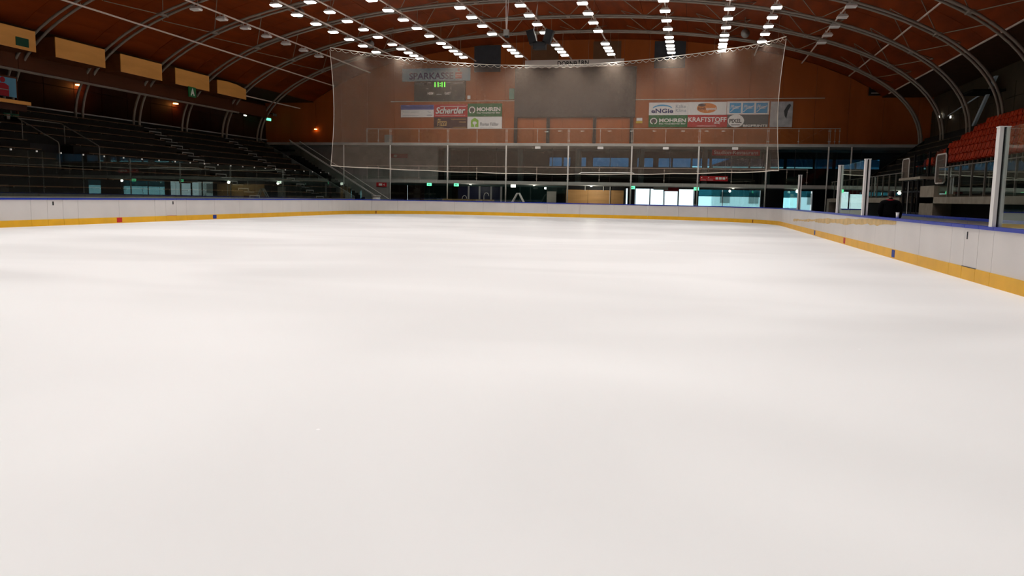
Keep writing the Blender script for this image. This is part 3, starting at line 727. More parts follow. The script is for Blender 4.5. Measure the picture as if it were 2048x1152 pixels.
def brewery(lab, x0, x1, z0, z1):
    t = advert('brewery_banner', lab, x0, x1, z0, z1, P_green); w, h = x1-x0, z1-z0
    cx, cz = x0+.13*w, z0+.5*h
    part('emblem_ring', disc(cx, cz, .095*w, .27*h, Y_), P_white, t); part('emblem_core', disc(cx, cz, .068*w, .2*h, Y_-.007), P_dk, t)
    part('emblem_gap', MB().box(cx-.02*w, Y_-.02, cz-.3*h, cx+.02*w, Y_-.014, cz-.12*h), P_green, t)
    text('MOHREN', P_white, t, x0+.27*w, x1-.04*w, z0+.40*h, z0+.72*h, Y_, bold=.03); text('Das Vorarlberger Bier', P_white, t, x0+.27*w, x1-.04*w, z0+.2*h, z0+.34*h, Y_, bold=.02)
brewery('green banner reading MOHREN beside the red Schertler banner', -18.96, -15.99, 8.16, 9.23)
brewery('green banner reading MOHREN below the white ENGIE banner', -3.80, -.74, 7.26, 8.21)
t = advert('pizza_banner', 'dark brown banner with golden script below the Schertler banner', -21.96, -18.98, 7.2, 8.11, P_brown)
text('Pizza', P_gold, t, -21.65, -20.8, 7.38, 7.98, Y_, shear=.2, bold=.01)
for a, b, z in ((-20.4, -19.1, 7.92), (-19.7, -19.1, 7.68), (-21.85, -21.1, 7.24), (-20.2, -19.05, 7.24)): part('caption_bar', MB().box(a, Y_-.006, z, b, Y_, z+.04), P_gold, t)
t = advert('builder_banner', 'white banner with green house logo and name Florian Faessler', -18.97, -15.97, 7.15, 8.14, P_white)
part('house_logo', MB().prism([(-18.66, 7.28), (-18.0, 7.28), (-18.0, 7.85), (-18.33, 8.06), (-18.66, 7.85)], Y_-.006, Y_), P_lime, t)
part('tree_logo', disc(-18.33, 7.62, .18, .13, Y_-.007), P_white, t); part('tree_logo_trunk', MB().box(-18.37, Y_-.013, 7.3, -18.29, Y_-.007, 7.55), P_white, t)
text('Florian Fäßler', P_dk, t, -17.85, -16.25, 7.38, 7.66, Y_, bold=.01); text('Zimmerei Holzbau', P_let, t, -17.85, -16.7, 7.22, 7.3, Y_)
t = advert('energy_banner', 'white banner reading ENGIE Kälte Klima with blue arc', -3.81, -.76, 8.21, 9.2, P_white)
text('eNGie', P_navy, t, -3.62, -1.88, 8.36, 8.72, Y_, bold=.03); text('Kälte', P_let, t, -1.7, -.92, 8.75, 9.02, Y_, bold=.01); text('Klima', P_let, t, -1.7, -.85, 8.45, 8.7, Y_, bold=.01)
part('logo_arc', MB().prism([(-2.75+.8*math.cos(H*.93-H*.86*i/14), 8.68+.36*math.sin(H*.93-H*.86*i/14)) for i in range(15)] + [(-2.75+.7*math.cos(H*.1+H*.8*i/14), 8.72+.2*math.sin(H*.1+H*.8*i/14)) for i in range(15)], Y_-.006, Y_), P_cy, t)
t = advert('speed_banner', 'white banner with an orange oval logo ending in speed', -.75, 2.23, 8.21, 9.22, P_white)
part('oval', disc(.72, 8.74, .78, .39, Y_), P_or, t); part('oval_shade', disc(.33, 8.98, .3, .12, Y_-.008), P_brown, t)
text('high', P_brown, t, .02, .62, 8.5, 8.84, Y_-.02, shear=.2, bold=.02); text('speed', P_white, t, .65, 1.45, 8.52, 8.82, Y_-.02, shear=.2, bold=.02)
t = advert('blue_logo_banner', 'white banner with three blue square logos', 2.26, 5.44, 8.23, 9.24, P_white)
for x0 in (2.46, 3.46, 4.46):
    q = part('blue_square', MB().box(x0, Y_-.006, 8.34, x0+.86, Y_, 9.12), P_cy, t)
    part('white_stroke', MB().path([(x0+.05, Y_-.01, 8.42), (x0+.35, Y_-.01, 8.7), (x0+.82, Y_-.01, 8.9)], .03, 4), P_white, q)
    text('Pfister', P_white, t, x0+.06, x0+.78, 8.66, 8.98, Y_-.012, shear=.3)
t = advert('kraftstoff_banner', 'red banner reading KRAFTSTOFF with crossed bones', -.73, 2.31, 7.26, 8.22, P_red)
text('KRAFTSTOFF', P_white, t, -.68, 2.26, 7.66, 8.04, Y_, bold=.02); text('clubrestaurant', P_white, t, 0., 1.5, 7.32, 7.4, Y_)
for s_ in (-1, 1): part('crossed_bone', MB().path([(1.55-.22, Y_, 7.58-s_*.07), (1.55+.22, Y_, 7.58+s_*.07)], .03, 4), P_white, t)
t = advert('print_banner', 'grey banner with a round white PIXEL stamp and cut-off lettering', 2.33, 5.42, 7.26, 8.21, P_grey)
part('stamp', disc(2.98, 7.74, .62, .5, Y_, 28), P_white, t)
text('PIXEL', P_dk, t, 2.48, 3.42, 7.58, 7.9, Y_-.008, bold=.04); part('stamp_bar', MB().box(2.62, Y_-.014, 7.40, 3.3, Y_-.008, 7.46), P_dk, t)
text('BIGPRINTS', P_white, t, 3.55, 5.38, 7.28, 7.46, Y_, bold=.03)
t = thing('portrait_poster', 'pale grey poster with a dark figure at the right end of the adverts', 'poster', (6.37, 65.9, 7.25))
part('panel', MB().box(5.54, 65.9, 7.25, 7.2, 65.95, 9.21), mat('poster_grey', (.42, .41, .41), .6, var=.25, scale=2.2), t)
part('figure', MB().prism([(6.62, 8.1), (6.75, 7.9), (6.85, 8.5), (7.05, 8.9), (6.98, 9.05), (6.8, 8.95), (6.55, 8.5)], 65.888, 65.895), P_dk, t)
t = single('green_notice', MB().box(-15.38, 65.9, 9.55, -14.95, 65.99, 10.45), mat('faded_green', (.10, .26, .20), .5), 'tall faded green sign beside the large dark board', 'sign')
t = thing('warning_label', 'small white and yellow warning label right of the dark board', 'label', (-4.5, 65.95, 7.6))
part('upper', MB().box(-4.78, 65.95, 7.78, -4.32, 65.99, 8.0), P_white, t); part('lower', MB().box(-4.82, 65.95, 7.58, -4.3, 65.99, 7.76), mat('label_yellow', (.55, .36, .03), .5), t)
single('locker', MB().box(-26.3, 65.5, 5.765, -25.75, 65.98, 6.6), M_concl, 'small pale cabinet on the upper gallery behind the railing', 'cabinet')
for i, (x, nm) in enumerate(((-33.9, 'left'), (13.36, 'right'))):
    t = thing('wall_display', f'dim small red and white display high on the {nm} of the far wall', 'display', (x, 65.85, 9.7))
    part('case', MB().box(x-.75, 65.8, 9.6, x+.75, 66, 10.4), M_black, t)
    part('red_digits', MB().box(x-.6, 65.78, 10.1, x+.6, 65.8, 10.24), mat('dim_red', (.2, .03, .02), .5, emit=.25, ecol=(.7, .1, .05)), t); part('white_digits', MB().box(x-.6, 65.78, 9.72, x+.6, 65.8, 9.82), mat('dim_white', (.25, .24, .22), .5), t)

# speakers
t = thing('speaker_cluster', 'three black loudspeakers hanging in a cluster below the roof centre', 'loudspeaker', (-9.75, 50, 10.7))
def tilted(cx, cz, w, h, a, d=.5):
    c, s_ = math.cos(a), math.sin(a); o = [(cx + u*c - v*s_, cz + u*s_ + v*c) for u, v in ((-w/2, -h/2), (w/2, -h/2), (w/2, h/2), (-w/2, h/2))]
    return MB().prism(o, 49.7, 49.7+d)
part('speaker_box', tilted(-10.26, 11.38, .48, .85, .28), M_black, t); part('speaker_box', tilted(-9.22, 11.38, .48, .85, -.28), M_black, t); part('speaker_box', tilted(-9.76, 10.85, .78, .45, 0), M_black, t)
part('hanging_frame', MB().path([(-9.9, 49.65, 11.1), (-10.1, 49.65, 11.75), (-9.95, 49.95, 13.35)], .025, 5), M_pole, t); part('hanging_frame', MB().path([(-9.95, 49.95, 13.35), (-9.95, 49.95, 10.9)], .02, 5), M_steel, t)
t = thing('camera_unit', 'grey device hanging on a long rod below the roof', 'device', (-10.75, 45, 10.5))
part('rod', MB().path([(-10.8, 45, 13.4), (-10.75, 45, 10.95)], .03, 6), M_pole, t); part('rod', MB().path([(-10.6, 45, 13.3), (-10.7, 45, 11.0)], .02, 6), M_pole, t)
part('body', MB().box(-10.87, 44.85, 10.5, -10.6, 45.15, 10.85), M_concl, t); part('lens', MB().box(-10.8, 44.82, 10.42, -10.58, 45.1, 10.5), M_black, t); part('coupling', MB().path([(-10.73, 45, 10.85), (-10.73, 45, 11.15)], .05, 6), M_rail, t)
for i, (x, y) in enumerate(((-23.5, 45.1), (-23.25, 55.2), (2.8, 55.5))):
    z = arch_z(x-XC)-.15
    t = thing('horn_speaker', ['round pale horn speaker on the roof at the upper left', 'round pale horn speaker on the roof just above the net corner', 'pale horn speaker on the roof at the right above the net'][i], 'loudspeaker', (x, y, z-.2), 'horn speakers')
    part('horn', MB().path([(x-.05, y+.25, z), (x, y, z), (x+.03, y-.12, z-.02)], [.1, .16, .30], 14), M_concl, t, True); part('bracket', MB().path([(x, y+.1, z), (x, y+.1, roof_z(x))], .03, 5), M_steel, t)

# ================================================================== left stand
ls = struct_root('stand_left', 'dark stepped concrete stand for the benches', (-30, 35, 0))
def lx(k): return -26.0 - .76*k
def lz(k): return 1.05 + .43*k
Y0L, Y1L, V0, V1 = 12., 58.4, 31.9, 34.6
for k in range(11):
    secs = [(Y0L, V0), (V1, Y1L)] if 4 <= k <= 6 else [(Y0L, Y1L)]
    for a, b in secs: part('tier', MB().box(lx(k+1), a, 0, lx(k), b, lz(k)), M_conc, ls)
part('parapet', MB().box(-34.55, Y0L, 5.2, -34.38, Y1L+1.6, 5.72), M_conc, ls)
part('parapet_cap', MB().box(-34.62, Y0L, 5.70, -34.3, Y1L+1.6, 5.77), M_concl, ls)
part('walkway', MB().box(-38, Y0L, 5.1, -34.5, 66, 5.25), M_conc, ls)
part('stand_front', MB().box(-25.98, Y0L, 0, -25.9, Y1L, 1.12), M_concl, ls)
part('end_wall', MB().prism([(-26.0, 0), (-26.0, 1.3), (-34.4, 5.8), (-34.4, 0)], Y1L, Y1L+.15), mat('end_wall_grey', (.10, .115, .105), .8, var=.2), ls)
AISLES = [(43.9, 45.15, 'near'), (52.7, 53.95, 'far')]
for a, b, _ in AISLES:
    for k in range(10):
        xm = lx(k+1)
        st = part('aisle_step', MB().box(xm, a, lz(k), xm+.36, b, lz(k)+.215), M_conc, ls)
        u = MB(); u.box(xm+.33, a+.05, lz(k)+.17, xm+.375, b-.05, lz(k)+.225); u.box(xm+.34, a+.05, lz(k)+.05, xm+.375, a+.11, lz(k)+.17); u.box(xm+.34, b-.11, lz(k)+.05, xm+.375, b-.05, lz(k)+.17)
        part('nosing', u, M_nose, st)
        part('nosing', MB().box(xm-.04, a+.05, lz(k)+.40, xm+.012, b-.05, lz(k)+.437), M_nose, ls)
secn = {0: 'before the dark opening', 1: 'from the dark opening to the near aisle', 2: 'between the two stepped aisles', 3: 'beyond the far aisle'}
for k in range(11):
    S_ = [(Y0L+.3, V0-.15, 0), (V1+.15, 43.8, 1)] if 4 <= k <= 6 else [(Y0L+.3, 33.2, 0), (33.3, 43.8, 1)]
    S_ += [(45.25, 52.6, 2), (54.05, Y1L-.1, 3)]
    for a, b, si in S_:
        x0 = lx(k)
        t = thing('stand_bench', f'plank bench, {ORD[k+1]} left row from the ice, {secn[si]}', 'bench', (x0-.2, (a+b)/2, lz(k)), 'plank benches of the left stand')
        part('plank', MB().box(x0-.17, a, lz(k)+.035, x0+.02, b, lz(k)+.08), M_bench, t)
        part('plank', MB().box(x0-.38, a, lz(k)+.035, x0-.19, b, lz(k)+.08), M_bench, t)
        y = a + .3; br = MB()
        while y < b: br.box(x0-.36, y, lz(k), x0-.0, y+.05, lz(k)+.035); y += 1.6
        part('bracket', br, M_steel, t)
# entrance opening in the stand
vo = thing('stand_opening_railing', 'thin steel railings around the dark entrance opening in the left stand', 'railing', (-29.5, 33, 1.48))
M_thin = mat('thin_rail', (.15, .14, .12), .5)
for y in (V0+.05, V1-.05):
    part('handrail', MB().path([(lx(7)+.1, y, 4.72), (-29.05, y, 3.62), (-29.0, y, 3.5), (-29.0, y, lz(3))], .025, 5), M_thin, vo)
    part('rail_post', MB().path([(-31.0, y, 4.6), (-31.0, y, 3.7)], .025, 5), M_thin, vo)
part('back_handrail', MB().path([(lx(7)+.1, V0+.05, 4.72), (lx(7)+.1, V1-.05, 4.72)], .025, 5), M_thin, vo)
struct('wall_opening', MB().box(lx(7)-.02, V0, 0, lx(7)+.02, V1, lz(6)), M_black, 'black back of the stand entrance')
t = thing('exit_sign', 'dim green exit sign over the dark entrance in the left stand', 'exit sign', (-32.8, 33.2, 4.7))
part('face', MB().box(-32.9, 32.8, 4.72, -32.84, 33.7, 5.08), M_exitd, t); part('pictogram', MB().box(-32.84, 32.95, 4.78, -32.83, 33.15, 5.02), M_nose, t); part('hanger', MB().path([(-32.87, 33.25, 5.08), (-32.87, 33.25, 5.5)], .02, 4), M_thin, t)

# stair and glass balustrade at the far left corner
stt = struct_root('stair_left', 'stair rising to the left beside the stand', (-28, 61, 0))
for i in range(26):
    xa = -24.9 - .3*i
    part('step', MB().box(xa-.3, 60.6, 0 if i < 3 else max(0, .175*(i+1)-.7), xa, 62.2, .175*(i+1)), M_concl if i % 1 else M_conc, stt)
bal = thing('stair_balustrade', 'slanting glass balustrade with pale handrails on the far left stair', 'balustrade', (-28, 60.5, 0))
part('pane', MB().prism([(-24.8, .1), (-24.8, 1.2), (-32.6, 5.75), (-32.6, 4.65)], 60.5, 60.515), M_gglass, bal)
part('pane', MB().prism([(-24.8, .1), (-24.8, 1.2), (-32.6, 5.75), (-32.6, 4.65)], 62.25, 62.265), M_gglass, bal)
for y, o in ((60.47, 0), (60.6, -.12), (62.25, 0)): part('handrail', MB().path([(-24.6, y, 1.1+o), (-28.3, y, 3.28+o), (-32.6, y, 5.78+o)], .03, 6), M_pole, bal)

# wooden boxes, fascia and tube along the left side
M_fas = mat('fascia_brown', (.075, .021, .007), .6, var=.2, scale=1, stretch=(1, .2, 1))
M_side = mat('box_side_brown', (.12, .036, .011), .6, var=.15)
fa = thing('service_fascia', 'long dark brown fascia beam running behind the wooden boxes', 'fascia', (-33.6, 40, 7.0))
y = 15.1
while y < 54: part('fascia_board', MB().box(-33.9, y, 7.35, -33.3, y+4.78, 8.25), M_fas, fa); y += 4.8
part('lower_tube', MB().path([(-33.2, 12, 7.3), (-33.2, 54, 7.3)], .07, 6), M_steel, fa)
BX = [(29.3, 33.85), (35.1, 38.6), (39.82, 43.4), (44.7, 48.25), (49.2, 52.75)]
names = ['wooden box panel with a small dark sign, nearest on the left side', 'second wooden box panel from the camera on the left side', 'middle wooden box panel of the five on the left side',
         'fourth wooden box panel, above the green letter A sign', 'farthest wooden box panel with a curved top edge']
for i, (a, b) in enumerate(BX):
    t = thing('acoustic_box', names[i], 'wooden box', (-32.3, (a+b)/2, 8.08), 'wooden boxes along the left side')
    top = [(a, 9.07), (b, 9.07)] if i < 4 else [(a, 8.98), (a+1.2, 9.04), (a+2.4, 8.98), (b, 8.80)]
    part('front_panel', MB().prism([(b, 8.08), (a, 8.08)] + top, -31.8, -31.84, 'x'), M_box, t)
    part('body', MB().prism([(b, 8.1), (a, 8.1)] + [(u, z-.02) for u, z in top], -31.84, -33.25, 'x'), M_side, t)
    if i == 0:
        part('dark_sign', MB().box(-31.8, 32.65, 8.22, -31.77, 33.4, 8.62), M_exitd, t)
t = thing('sector_sign', 'green sign with white letter A hanging below a wooden box', 'sign', (-31.7, 46.2, 7.4))
part('panel', MB().box(-31.72, 45.8, 7.45, -31.66, 46.56, 8.08), mat('sign_green_b', (.02, .13, .04), .5), t)
text('A', mat('sign_letter', (.6, .62, .55), .5), t, 45.98, 46.4, 7.54, 8.0, -31.65, bold=.05, face='+x')
# press ledge and blue panel at the left edge
t = thing('press_desk', 'orange wooden ledge of the press cabin at the left picture edge', 'ledge', (-31, 29, 5.2))
part('ledge', MB().box(-31.4, 20, 5.36, -31.0, 32.55, 5.52), M_box, t); part('front', MB().box(-31.3, 20, 5.05, -31.1, 32.4, 5.36), M_sidewall, t)
for y in (22, 26, 30.5): part('support', MB().box(-31.35, y, 3.2, -31.2, y+.1, 5.36), M_steel, t)
t = thing('cabin_panel', 'blue panel with the red bank logo at the left picture edge', 'panel', (-33, 32, 5.85))
part('panel', MB().box(-33.06, 28.5, 5.9, -33.0, 33.78, 6.82), mat('panel_blue', (.10, .26, .38), .5), t)
part('logo', MB().prism([(32.1, 5.9), (33.32, 5.9), (33.32, 6.42), (33.1, 6.52), (32.1, 6.48)], -33.0, -32.985, 'x'), mat('logo_red', (.30, .012, .02), .5), t)
part('logo_bar', MB().box(-32.984, 32.2, 6.2, -32.98, 33.28, 6.24), M_nose, t)
part('logo_dot', MB().prism([(32.98+.15*math.cos(2*H*i/14), 6.68+.13*math.sin(2*H*i/14)) for i in range(14)], -33.0, -32.985, 'x'), MATS['logo_red'], t)
part('frame', MB().box(-33.1, 28.4, 6.82, -32.97, 33.85, 6.9), M_fas, t); part('frame_post', MB().box(-33.1, 33.78, 4.9, -33.0, 33.86, 6.9), M_fas, t); part('frame_post', MB().box(-33.1, 28.4, 4.9, -33.0, 28.5, 6.9), M_fas, t)

def wall_lamp(x, y, z, lab, m, e, col, s=.13, nrm=1):
    t = thing('wall_lamp', lab, 'lamp', (x, y, z-.1), 'small wall lamps')
    part('shade', MB().box(x-.02*nrm, y-s*1.4, z-.05, x+.16*nrm, y+s*1.4, z+.02), m, t)
    part('bracket', MB().box(x-.12*nrm, y-.05, z+.02, x+.12*nrm, y+.05, z+.06), M_black, t)
    if e:
        l = bpy.data.lights.new('wall_lamp_light', 'POINT'); l.energy = e; l.color = col; l.shadow_soft_size = .08
        link('wall_lamp_light', l, t, (.30*nrm, 0, .0))
wall_lamp(-37.9, 43.5, 7.93, 'glowing orange wall lamp behind the columns near the second wooden box', M_warm, 22, (1, .33, .06))
wall_lamp(-37.9, 53.1, 7.9, 'glowing orange wall lamp left of the green letter A sign', M_warm, 18, (1, .33, .06))
wall_lamp(-33.0, 65.85, 7.12, 'tiny orange lamp low on the dark far wall beside the net', M_warm, 0, None, .05)
for (x, y, z, lab, m) in ((-36.8, 64.6, 7.85, 'bright green exit sign on the dark wall at the end of the left stand', M_exit), (-36.8, 60.8, 7.85, 'small pale lamp on the dark wall beside the green exit sign', M_lampw), (-36.8, 65.7, 8.35, 'dull white notice on the dark wall above the exit sign', M_nose)):
    t = thing('wall_sign', lab, 'sign' if m is not M_lampw else 'lamp', (x, y, z-.15), 'signs at the end of the left stand')
    part('face', MB().box(x, y-.38, z-.11, x+.03, y+.38, z+.11) if m is not M_lampw else MB().box(x, y-.2, z-.09, x+.03, y+.2, z+.09), m, t); part('arm', MB().box(-37.95, y-.03, z+.09, x+.02, y+.03, z+.14), M_black, t)

# ================================================================== right stand
rs = struct_root('stand_right', 'dark stepped stand with seats and benches', (12, 35, 0))
def rx(k): return 9.6 + .56*k
def rz(k): return 1.75 + .43*k
RY0, RY1 = 12., 57.5
TUN = (35.3, 38.6)          # tunnel gap
for k in range(9):
    for a, b in (((RY0, TUN[0]), (TUN[1], RY1)) if k < 2 else ((RY0, RY1),)):
        part('tier', MB().box(rx(k), a, rz(k)-.9, rx(k+1), b, rz(k)), M_conc, rs)
part('rear_parapet', MB().box(14.6, RY0, 4.8, 14.75, RY1, 5.75), M_conc, rs)
part('rear_floor', MB().box(14.6, RY0, 4.9, 17.15, 66, 5.05), M_conc, rs)
M_slab2 = mat('edge_concrete', (.30, .27, .21), .8, var=.15)
for a, b in ((RY0, TUN[0]), (TUN[1], RY1)):
    part('edge_beam', MB().box(8.95, a, 1.52, 9.6, b, 1.76), M_slab2, rs)
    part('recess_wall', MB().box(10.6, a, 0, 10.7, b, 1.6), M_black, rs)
part('end_block', MB().box(8.95, RY1, -.03, 10.5, RY1+.9, 1.75), M_slab2, rs)
part('tunnel_block', MB().box(8.95, 33.4, -.03, 9.7, TUN[0], 2.2), M_slab2, rs)
part('stand_end_wall', MB().prism([(9.6, 1.0), (9.6, 1.9), (14.7, 5.7), (14.7, 1.0)], RY1, RY1+.12), M_conc, rs)
for k in range(9):
    rng = [(RY0+.3, RY1-.2)]
    if k >= 3: rng = [(46.2, RY1-.2)]
    elif k < 2: rng = [(RY0+.3, TUN[0]-.1), (TUN[1]+.1, RY1-.2)]
    for q, (a, b) in enumerate(rng):
        x0 = rx(k)
        where = '' if len(rng) == 1 else (' before the tunnel' if q == 0 else ' beyond the tunnel')
        t = thing('stand_bench', f'brown plank bench in the {ORD[k+1]} row of the right stand{where}', 'bench', (x0+.3, (a+b)/2, rz(k)), 'plank benches of the right stand')
        part('plank', MB().box(x0+.02, a, rz(k)+.035, x0+.2, b, rz(k)+.08), M_olive, t); part('plank', MB().box(x0+.22, a, rz(k)+.035, x0+.4, b, rz(k)+.08), M_olive, t)
        br = MB(); y = a+.4
        while y < b: br.box(x0+.02, y, rz(k), x0+.38, y+.05, rz(k)+.035); y += 2.
        part('bracket', br, M_steel, t)
# orange bucket seats
def seat_meshes():
    s_ = MB(); w = .22
    prof = [(-.02, .40), (.10, .375), (.25, .37), (.36, .40)]
    vs = []; 
    for x, z in prof:
        for y, dz in ((-w, .03), (-w*.5, 0), (w*.5, 0), (w, .03)): vs.append((x, y, z+dz))
    vs += [(x, y, z-.02) for x, y, z in vs]
    fs = []
    for i in range(3):
        for j in range(3):
            a = i*4+j; fs += [(a, a+1, a+5, a+4), (16+a, 16+a+4, 16+a+5, 16+a+1)]
    for j in range(3): fs += [(j, 16+j, 17+j, j+1), (12+j, 13+j, 29+j, 28+j)]
    for i in range(3): fs += [(i*4, i*4+4, 20+i*4, 16+i*4), (i*4+3, 19+i*4, 23+i*4, i*4+7)]
    s_.add(vs, fs)
    b = MB(); vs = []
    for z, x in ((.42, .36), (.6, .41), (.76, .45)):
        for y, dx in ((-w, -.035), (-w*.5, 0), (w*.5, 0), (w, -.035)): vs.append((x+dx, y*(1 if z < .7 else .86), z))
    vs += [(x+.02, y, z) for x, y, z in vs]; fs = []
    for i in range(2):
        for j in range(3):
            a = i*4+j; fs += [(a, a+1, a+5, a+4), (12+a, 12+a+4, 12+a+5, 12+a+1)]
    for j in range(3): fs += [(j, 12+j, 13+j, j+1), (8+j, 9+j, 21+j, 20+j)]
    for i in range(2): fs += [(i*4, i*4+4, 16+i*4, 12+i*4), (i*4+3, 15+i*4, 19+i*4, i*4+7)]
    b.add(vs, fs)
    f = MB(); f.box(.10, -.03, 0, .16, .03, .36)
    return s_.mesh('seat', M_orange, True), b.mesh('backrest', M_orange, True), f.mesh('bracket', M_steel)
ms, mbk, mf = seat_meshes()
for k in range(3, 9):
    y = 45.6; j = 0
    while y > 30.0 + 1.45*(k-3):
        j += 1
        t = thing('stadium_chair', f'orange bucket chair, {ORD[j]} from the far end of the {ORD[k-2]} orange row', 'chair', (rx(k)+.02, y, rz(k)), 'orange bucket seats of the right stand')
        link('seat', ms, t); link('backrest', mbk, t); link('bracket', mf, t)
        y -= .52
# glass railing along the stand front
def rrail(lab, a, b):
    t = thing('stand_railing', lab, 'railing', (9.05, (a+b)/2, 1.76), 'glass railings of the right stand')
    part('handrail', MB().path([(9.05, a, 2.86), (9.05, b, 2.86)], .02, 6), M_thin, t)
    n = max(1, round((b-a)/1.25)); d = (b-a)/n
    for i in range(n):
        part('pane', MB().box(9.045, a+d*i+.03, 1.86, 9.055, a+d*(i+1)-.03, 2.82), M_gglass, t)
        part('post', MB().box(9.02, a+d*i-.025, 1.76, 9.08, a+d*i+.025, 2.86), M_thin, t)
rrail('long glass railing on the right stand beyond the tunnel', TUN[1], RY1); rrail('glass railing on the right stand on the near side of the tunnel', RY0, 33.3)
# upper windscreen panes in front of the seats
t = thing('seat_windscreen', 'two glass panes with black posts in front of the orange seats', 'glass screen', (10.75, 41, 2.6))
for y in (38.6, 41.2, 43.8): part('post', MB().box(10.72, y-.05, 2.18, 10.8, y+.05, 3.95), M_black, t)
for a, b in ((38.65, 41.15), (41.25, 43.75)): part('pane', MB().hexa([(10.62, a, 2.9), (10.635, a, 2.9), (10.895, b, 2.9), (10.88, b, 2.9), (10.62, a, 3.9), (10.635, a, 3.9), (10.895, b, 3.9), (10.88, b, 3.9)]), M_gglass, t)
# framed mesh screens
for lab, y0, y1, z0, z1 in (('smaller framed grey mesh screen beyond the tunnel', 38.75, 39.9, 2.55, 3.5), ('larger framed grey mesh screen beside the tunnel', 33.4, 34.65, 2.3, 3.42)):
    t = thing('mesh_screen', lab, 'mesh screen', (9.3, (y0+y1)/2, z0), 'mesh screens on the right stand')
    c = .1
    part('frame', MB().path([(9.3, y0+c, z0), (9.3, y1-c, z0), (9.3, y1, z0+c), (9.3, y1, z1-c), (9.3, y1-c, z1), (9.3, y0+c, z1), (9.3, y0, z1-c), (9.3, y0, z0+c), (9.3, y0+c, z0)], .028, 6), M_pole, t)
    for i in range(1, 14): part('wire', MB().path([(9.3, y0+(y1-y0)*i/14, z0), (9.3, y0+(y1-y0)*i/14, z1)], .012, 4), M_steel, t)
    for i in range(1, 5): part('wire', MB().path([(9.31, y0, z0+(z1-z0)*i/5), (9.31, y1, z0+(z1-z0)*i/5)], .012, 4), M_steel, t)
    for y in (y0+.1, y1-.1): part('leg', MB().path([(9.3, y, 1.76 if y1 > 38 else 2.2), (9.3, y, z0)], .028, 5), M_black, t)
# tunnel gate
t = thing('tunnel_gate', 'black steel gate frame in the players tunnel', 'gate', (9.1, 37, -.03))
for y in (35.4, 36.2, 37.0, 37.8, 38.55): part('post', MB().path([(9.1, y, -.03), (9.1, y, 2.5)], .05, 6), M_black, t)
for z in (1.1, 2.0, 2.5): part('crossbar', MB().path([(9.1, 35.4, z), (9.1, 38.55, z)], .04, 6), M_black, t)
part('top_ledge', MB().box(8.9, 35.3, 2.5, 9.5, 38.7, 2.6), M_slab2, t); part('chain', MB().path([(9.0, 37.4, 2.45), (9.02, 37.45, .3)], .02, 5), M_pole, t)
# board behind the players' benches
t = thing('bench_back_board', 'second low white board with blue cap behind the players area', 'boards', (7.4, 24, -.03))
for i in range(10):
    a = 14.2+2.0*i
    q = part('panel', MB().box(7.4, a, -.03, 7.48, a+1.98, 1.06), M_board, t); part('cap', MB().box(7.33, a, 1.06, 7.55, a+1.98, 1.125), M_cap, q)
t = thing('players_bench', 'long pale plank bench between the boards and the second white board', 'bench', (6.9, 22, .10))
part('seat_plank', MB().box(6.75, 15, .42, 7.15, 27, .47), M_concl, t)
for y in (15.4, 19, 23, 26.6): part('leg', MB().box(6.8, y, .10, 7.1, y+.08, .42), M_steel, t)
single('bench_platform', MB().box(5.5, 14, -.03, 7.4, 34, .10), M_concl, 'raised grey platform behind the boards where the person stands', 'platform')

# right wall lights; slanting bars put a blue light slash into colour and shape
for (x, y, z, lab, s_) in ((17.05, 63.5, 7.85, 'square yellowish lamp on the olive wall beyond the right stand', .15), (17.05, 61.0, 7.5, 'round pale lamp beside the square lamp on the olive wall', .08)):
    t = thing('wall_lamp', lab, 'lamp', (x, y, z), 'small wall lamps')
    part('face', MB().box(x-.05, y-s_, z-s_, x, y+s_, z+s_), M_lampw, t); part('bracket', MB().box(x, y-.05, z-.05, 17.12, y+.05, z+.05), M_black, t)
M_slash = mat('blue_light_slash', (.50, .62, .68), .4)  # bluish light of the slash painted in as base colour
t = thing('light_slash_bars', 'slanting bars made for a blue light slash on the wall behind the right stand', 'stair beam', (16.7, 55, 5.05))
part('beam', MB().hexa([(16.6, 56.4, 5.05), (16.75, 56.4, 5.05), (16.75, 56.75, 5.05), (16.6, 56.75, 5.05), (16.6, 51.6, 8.9), (16.75, 51.6, 8.9), (16.75, 51.95, 8.9), (16.6, 51.95, 8.9)]), M_slash, t)
part('landing', MB().box(15.4, 51.3, 8.0, 17.1, 53.6, 8.12), M_conc, t); part('beam', MB().path([(16.6, 60, 7.5), (16.6, 54, 8.1)], .045, 5), M_slash, t)

# ================================================================== person behind the boards
M_jacket = mat('black_jacket', (.0035, .0035, .0045), .9, spec=.05, var=.2, scale=6)
M_skin = mat('skin', (.45, .26, .19), .6); M_hair = mat('dark_hair', (.012, .010, .009), .7); M_collar = mat('red_collar', (.20, .006, .012), .7)
PX, PY, PZ = 6.05, 27.15, .10
pr_ = thing('person', 'person in a dark jacket with red collar standing behind the boards, back turned', 'person', (PX, PY, PZ))
ang = math.radians(18)
def body_mesh(name, V, E, m, parent, sub=2, root=0):
    bm = bmesh.new(); sk = bm.verts.layers.skin.verify()
    vv = []
    for i, (x, y, z, r) in enumerate(V):
        v = bm.verts.new((x, y, z)); v[sk].radius = r if isinstance(r, tuple) else (r, r); v[sk].use_root = (i == root); vv.append(v)
    for a, b in E: bm.edges.new((vv[a], vv[b]))
    me = bpy.data.meshes.new(name); bm.to_mesh(me); bm.free(); me.materials.append(m)
    o = link(name, me, parent)
    o.modifiers.new('skin', 'SKIN'); s_ = o.modifiers.new('sub', 'SUBSURF'); s_.levels = sub; s_.render_levels = sub
    return o
